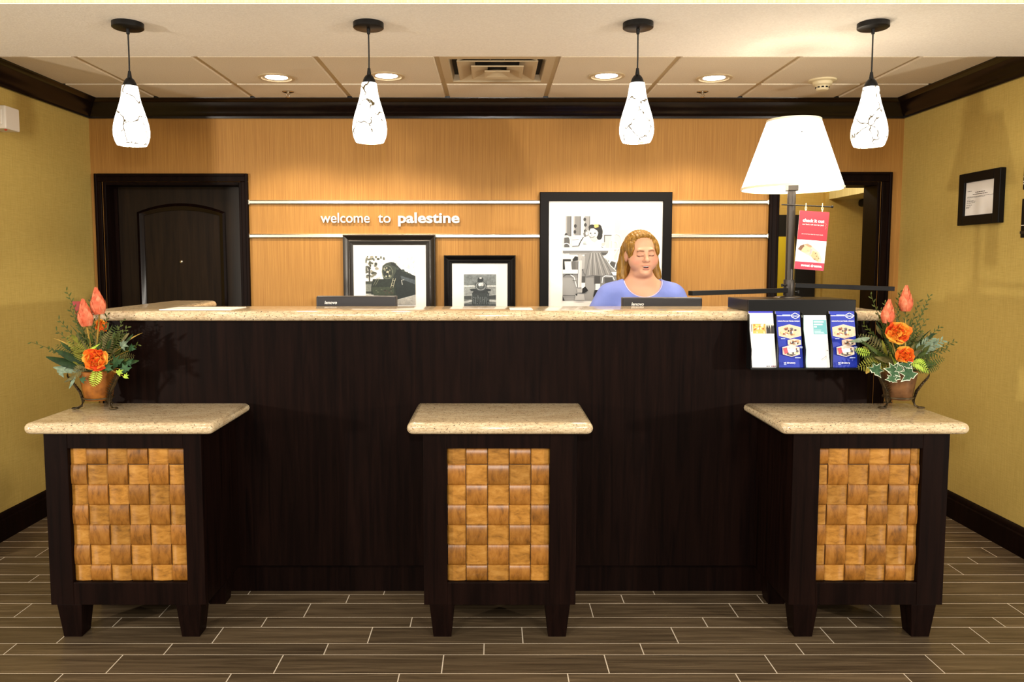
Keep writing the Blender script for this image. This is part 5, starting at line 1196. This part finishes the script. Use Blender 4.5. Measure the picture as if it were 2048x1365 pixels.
def body(p):
    d = np.full(len(p), 1.0); m = p[:, 2] > 1.33; d[m] = head(p[m])
    nk = s_cap(p, (0, 0.025, 1.27), (0, 0.018, 1.42), 0.066, 0.056); d = smin(d, nk, 0.011)
    d = smin(d, torso(p), 0.035); d = smin(d, upper_arms(p), 0.03)
    for i in (0, 1):
        d = smin(d, s_cap(p, EL[i], WR[i], 0.044, 0.027), 0.02); s = -1 if i == 0 else 1; wr = np.array(WR[i]); f = np.array([0.1*s*-1, -0.99, -0.08]); sd = np.array([1, -0.1*s, 0.0])
        pm = wr+f*0.05; d = smin(d, s_cap(p, wr+f*0.02, wr+f*0.075, 0.026, 0.026), 0.02)
        palm = np.maximum(s_cap(p, wr+f*0.03-sd*0.022, wr+f*0.082-sd*0.027, 0.014, 0.012), -1); palm = smin(palm, s_cap(p, wr+f*0.03+sd*0.022, wr+f*0.08+sd*0.027, 0.014, 0.012), 0.02); d = smin(d, palm, 0.015)
        for j, (o, L) in enumerate(((-0.03, 0.055), (-0.0105, 0.068), (0.0095, 0.072), (0.029, 0.064))):
            o = o*(-s); k0 = wr+f*0.08+sd*o; k1 = k0+f*L*0.55+np.array([0, 0, 0.006]); k2 = k1+f*L*0.4+np.array([0, 0, -0.022]); d = smin(d, np.minimum(s_cap(p, k0, k1, 0.0088, 0.008), s_cap(p, k1, k2, 0.008, 0.0066)), 0.006)
        k0 = wr+f*0.03+sd*(0.028*-s); k1 = k0+f*0.03+sd*(0.022*-s)+np.array([0, 0, -0.006]); k2 = k1+f*0.028+sd*(0.004*-s)+np.array([0, 0, -0.01]); d = smin(d, np.minimum(s_cap(p, k0, k1, 0.011, 0.009), s_cap(p, k1, k2, 0.009, 0.007)), 0.008)
        d = smin(d, s_cap(p, (s*0.09, 0.015, 0.78), (s*0.1, 0.0, 0.44), 0.092, 0.06), 0.03); d = smin(d, s_cap(p, (s*0.1, 0.0, 0.44), (s*0.1, 0.02, 0.08), 0.058, 0.036), 0.02)
        d = smin(d, s_cap(p, (s*0.1, 0.03, 0.045), (s*0.105, -0.13, 0.035), 0.034, 0.026), 0.02)
    return d
def sp(*seg):                                      # grid line positions from (start, stop, step) pieces
    out = []
    for a, b_, st in seg: out += list(np.arange(a, b_-1e-6, st))
    return np.array(out+[seg[-1][1]])
SKIN = np.array(C(220, 166, 136)[:3])
def skin_color(v):
    c = np.tile(SKIN, (len(v), 1)); h = hp(v); hd = v[:, 2] > 1.33
    def blend(mask, col): c[:] = c*(1-mask[:, None])+np.array(col)*mask[:, None]
    fo = lambda d, w: np.clip(1-d/w, 0, 1)*hd
    for s in (-1, 1):
        blend(0.45*fo(np.maximum(s_ell(h, (s*0.045, -0.07, -0.03), (0.018, 0.02, 0.016)), 0), 0.014), C(222, 138, 118)[:3])
        blend(0.25*fo(np.maximum(s_ell(h, (s*0.0305, -0.09, 0.002), (0.015, 0.012, 0.008)), 0), 0.006), C(196, 140, 124)[:3])
    blend(0.3*fo(np.maximum(s_ell(h, (0, -0.112, -0.026), (0.012, 0.01, 0.008)), 0), 0.006), C(224, 150, 128)[:3])
    lp = np.minimum(s_cap(h, (-0.017, -0.0985, -0.0565), (0.017, -0.0985, -0.0565), 0.003, 0.003), s_ell(h, (0, -0.103, -0.0715), (0.017, 0.008, 0.004)))
    blend(0.7*fo(np.maximum(lp, 0), 0.003), C(206, 122, 112)[:3])
    mo = s_ell(h, (0, -0.1, -0.0635), (0.0205, 0.022, 0.0052)); blend((mo < 0.0)*(h[:, 1] > -0.0985)*hd*1.0*(h[:, 1] < -0.06), C(70, 28, 26)[:3])
    for s in (-1, 1):
        br = np.minimum(s_cap(h, (s*0.014, -0.094, 0.0205), (s*0.034, -0.09, 0.0235), 0.002, 0.002), s_cap(h, (s*0.034, -0.09, 0.0235), (s*0.051, -0.078, 0.0165), 0.0018, 0.0008)); blend(0.85*fo(np.maximum(br, 0), 0.0034), C(112, 70, 42)[:3])
        la = np.minimum(s_cap(h, (s*0.0155, -0.09, -0.005), (s*0.031, -0.094, -0.0075), 0.001, 0.0014), s_cap(h, (s*0.031, -0.094, -0.0075), (s*0.046, -0.084, -0.0045), 0.0014, 0.001)); blend(0.9*fo(np.maximum(la, 0), 0.0038), C(52, 30, 28)[:3])
        cr = np.minimum(s_cap(h, (s*0.018, -0.09, 0.006), (s*0.031, -0.09, 0.0095), 0.0008, 0.0008), s_cap(h, (s*0.031, -0.09, 0.0095), (s*0.045, -0.082, 0.006), 0.0008, 0.0008)); blend(0.4*fo(np.maximum(cr, 0), 0.003), C(176, 116, 100)[:3])
    return c
gx = sp((-0.42, -0.11, 0.008), (-0.11, 0.11, 0.0026), (0.11, 0.40, 0.008)); gy = sp((-0.45, -0.15, 0.006), (-0.15, 0.03, 0.0028), (0.03, 0.2, 0.008)); gz = sp((-0.02, 0.84, 0.012), (0.84, 0.96, 0.006), (0.96, 1.32, 0.01), (1.32, 1.6, 0.0026))
net_object('body', body, gx, gy, gz, M['skin'], woman, skin_color)
# clothes: follow the body a little outside it
def neck_cut(p): return np.where(p[:, 1] < 0.03, np.sqrt(((p[:, 0]-0.004)/0.1)**2+((p[:, 2]-1.335)/0.092)**2)-1, np.sqrt((p[:, 0]/0.095)**2+((p[:, 2]-1.36)/0.06)**2)-1)*0.085
def shirt(p):
    fold = 0.0035*np.sin(p[:, 0]*38+p[:, 2]*22)*np.clip((1.2-p[:, 2])*6, 0, 1)
    d = smin(torso(p, 0.012), upper_arms(p, 0.014), 0.03)+fold; d = np.maximum(d, 0.76-p[:, 2]); return smax(d, -neck_cut(p), 0.004)
SHB, SHE = np.array(C(122, 138, 214)[:3]), np.array(C(214, 208, 236)[:3])
def shirt_color(v): return np.tile(SHB, (len(v), 1))
net_object('blue_top', shirt, sp((-0.42, 0.42, 0.006)), sp((-0.22, 0.2, 0.006)), sp((0.74, 1.16, 0.01), (1.16, 1.42, 0.0042)), M['shirt_blue'], woman, shirt_color)
trim = []
for i in range(33):
    a = PI*(1.03+0.94*i/32); x, z = 0.004+0.1015*math.cos(a), 1.335+0.0935*math.sin(a); lo, hi = -0.3, 0.02
    for _ in range(22):
        mid = (lo+hi)/2; q = np.array([[x, mid, z]]); lo, hi = (mid, hi) if smin(torso(q, 0.012), upper_arms(q, 0.014), 0.03)[0] > 0 else (lo, mid)
    trim.append((x, lo, z))
M['neck_trim'] = plain('neck_trim', C(206, 198, 232), 0.7)
mt_ = MB(); mt_.tube(trim, 0.0028, 8); mt_.build('neck_trim', M['neck_trim'], woman, smooth=80)
def trousers(p):
    d = s_ell(p, (0, 0.015, 0.8), (0.194, 0.146, 0.12))
    for s in (-1, 1): d = smin(d, np.minimum(s_cap(p, (s*0.09, 0.015, 0.78), (s*0.1, 0.0, 0.44), 0.102, 0.075), s_cap(p, (s*0.1, 0.0, 0.44), (s*0.1, 0.02, 0.06), 0.075, 0.07)), 0.02)
    return np.maximum(np.maximum(d, p[:, 2]-0.84), 0.04-p[:, 2])
net_object('trousers', trousers, sp((-0.24, 0.24, 0.012)), sp((-0.18, 0.2, 0.012)), sp((0.02, 0.88, 0.012)), M['trousers'], woman)
for s in (-1, 1):
    def shoe(p, s=s): d = smin(s_cap(p, (s*0.1, 0.035, 0.045), (s*0.107, -0.14, 0.03), 0.043, 0.034), s_cap(p, (s*0.1, 0.03, 0.05), (s*0.1, 0.03, 0.09), 0.04, 0.042), 0.02); return np.maximum(d, 0.002-p[:, 2])
    net_object('shoe', shoe, sp((s*0.1-0.08, s*0.1+0.08, 0.006)), sp((-0.2, 0.1, 0.006)), sp((-0.006, 0.16, 0.006)), M['shoe_black'], woman)
def hair(p):
    h = hp(p); d = s_ell(h, (0, 0.03, 0.032), (0.089, 0.098, 0.09))
    for s in (-1, 1): d = smin(d, s_ell(h, (s*0.066, -0.02, 0.02), (0.024, 0.045, 0.05)), 0.02)
    # swept-up braid over the hairline
    for i in range(9):
        a = -1.15+2.3*i/8; d = smin(d, s_ell(h, (0.062*math.sin(a), -0.036+0.02*abs(a), 0.064+0.046*math.cos(a)-0.012), (0.017, 0.026, 0.0135)), 0.007)
    # keep the face and forehead clear
    face = s_ell(h, (0, -0.098, -0.018), (0.076, 0.072, 0.094)); d = smax(d, -face, 0.006); d = smax(d, -s_ell(h, (0, -0.06, -0.09), (0.085, 0.09, 0.07)), 0.006)
    for s in (-1, 1): d = smax(d, -s_ell(h, (s*0.092, -0.002, -0.016), (0.026, 0.03, 0.034)), 0.006)
    # long hair falling behind the ears and over the shoulders
    for s in (-1, 1):
        for (a, b_, c_, r0, r1) in (((0.066, 0.05, 0.02), (0.08, 0.06, -0.06), (0.094, 0.045, -0.135), 0.034, 0.03), ((0.07, 0.035, -0.03), (0.083, 0.04, -0.085), (0.1, 0.02, -0.14), 0.017, 0.012), ((0.05, 0.07, 0.0), (0.055, 0.085, -0.1), (0.06, 0.085, -0.2), 0.04, 0.035)):
            f = lambda q: (q[0]*s, q[1], q[2])
            d = smin(d, s_cap(h, f(a), f(b_), r0, (r0+r1)/2), 0.014); d = smin(d, s_cap(h, f(b_), f(c_), (r0+r1)/2, r1), 0.012)
    d = smin(d, s_ell(h, (0, 0.085, -0.06), (0.07, 0.05, 0.13)), 0.02)
    return d+0.001*np.sin(h[:, 0]*420+h[:, 2]*30+2*np.sin(h[:, 2]*40))+0.0008*np.sin(h[:, 1]*330+h[:, 2]*25)
net_object('hair', hair, sp((-0.15, 0.15, 0.0026)), sp((-0.16, 0.2, 0.0032)), sp((1.24, 1.62, 0.0032)), M['hair_blonde'], woman)
m = MB()
for i in range(4):
    a = (i-1.5)*0.0072; q = Vector(HR @ np.array([a, -0.0905+abs(a)*0.2, -0.0605])+HC); m.box((q.x-0.0032, q.y-0.0012, q.z-0.0024), (q.x+0.0032, q.y+0.003, q.z+0.0016))
m.build('teeth', M['letter_white'], woman, bevel=0.0008)
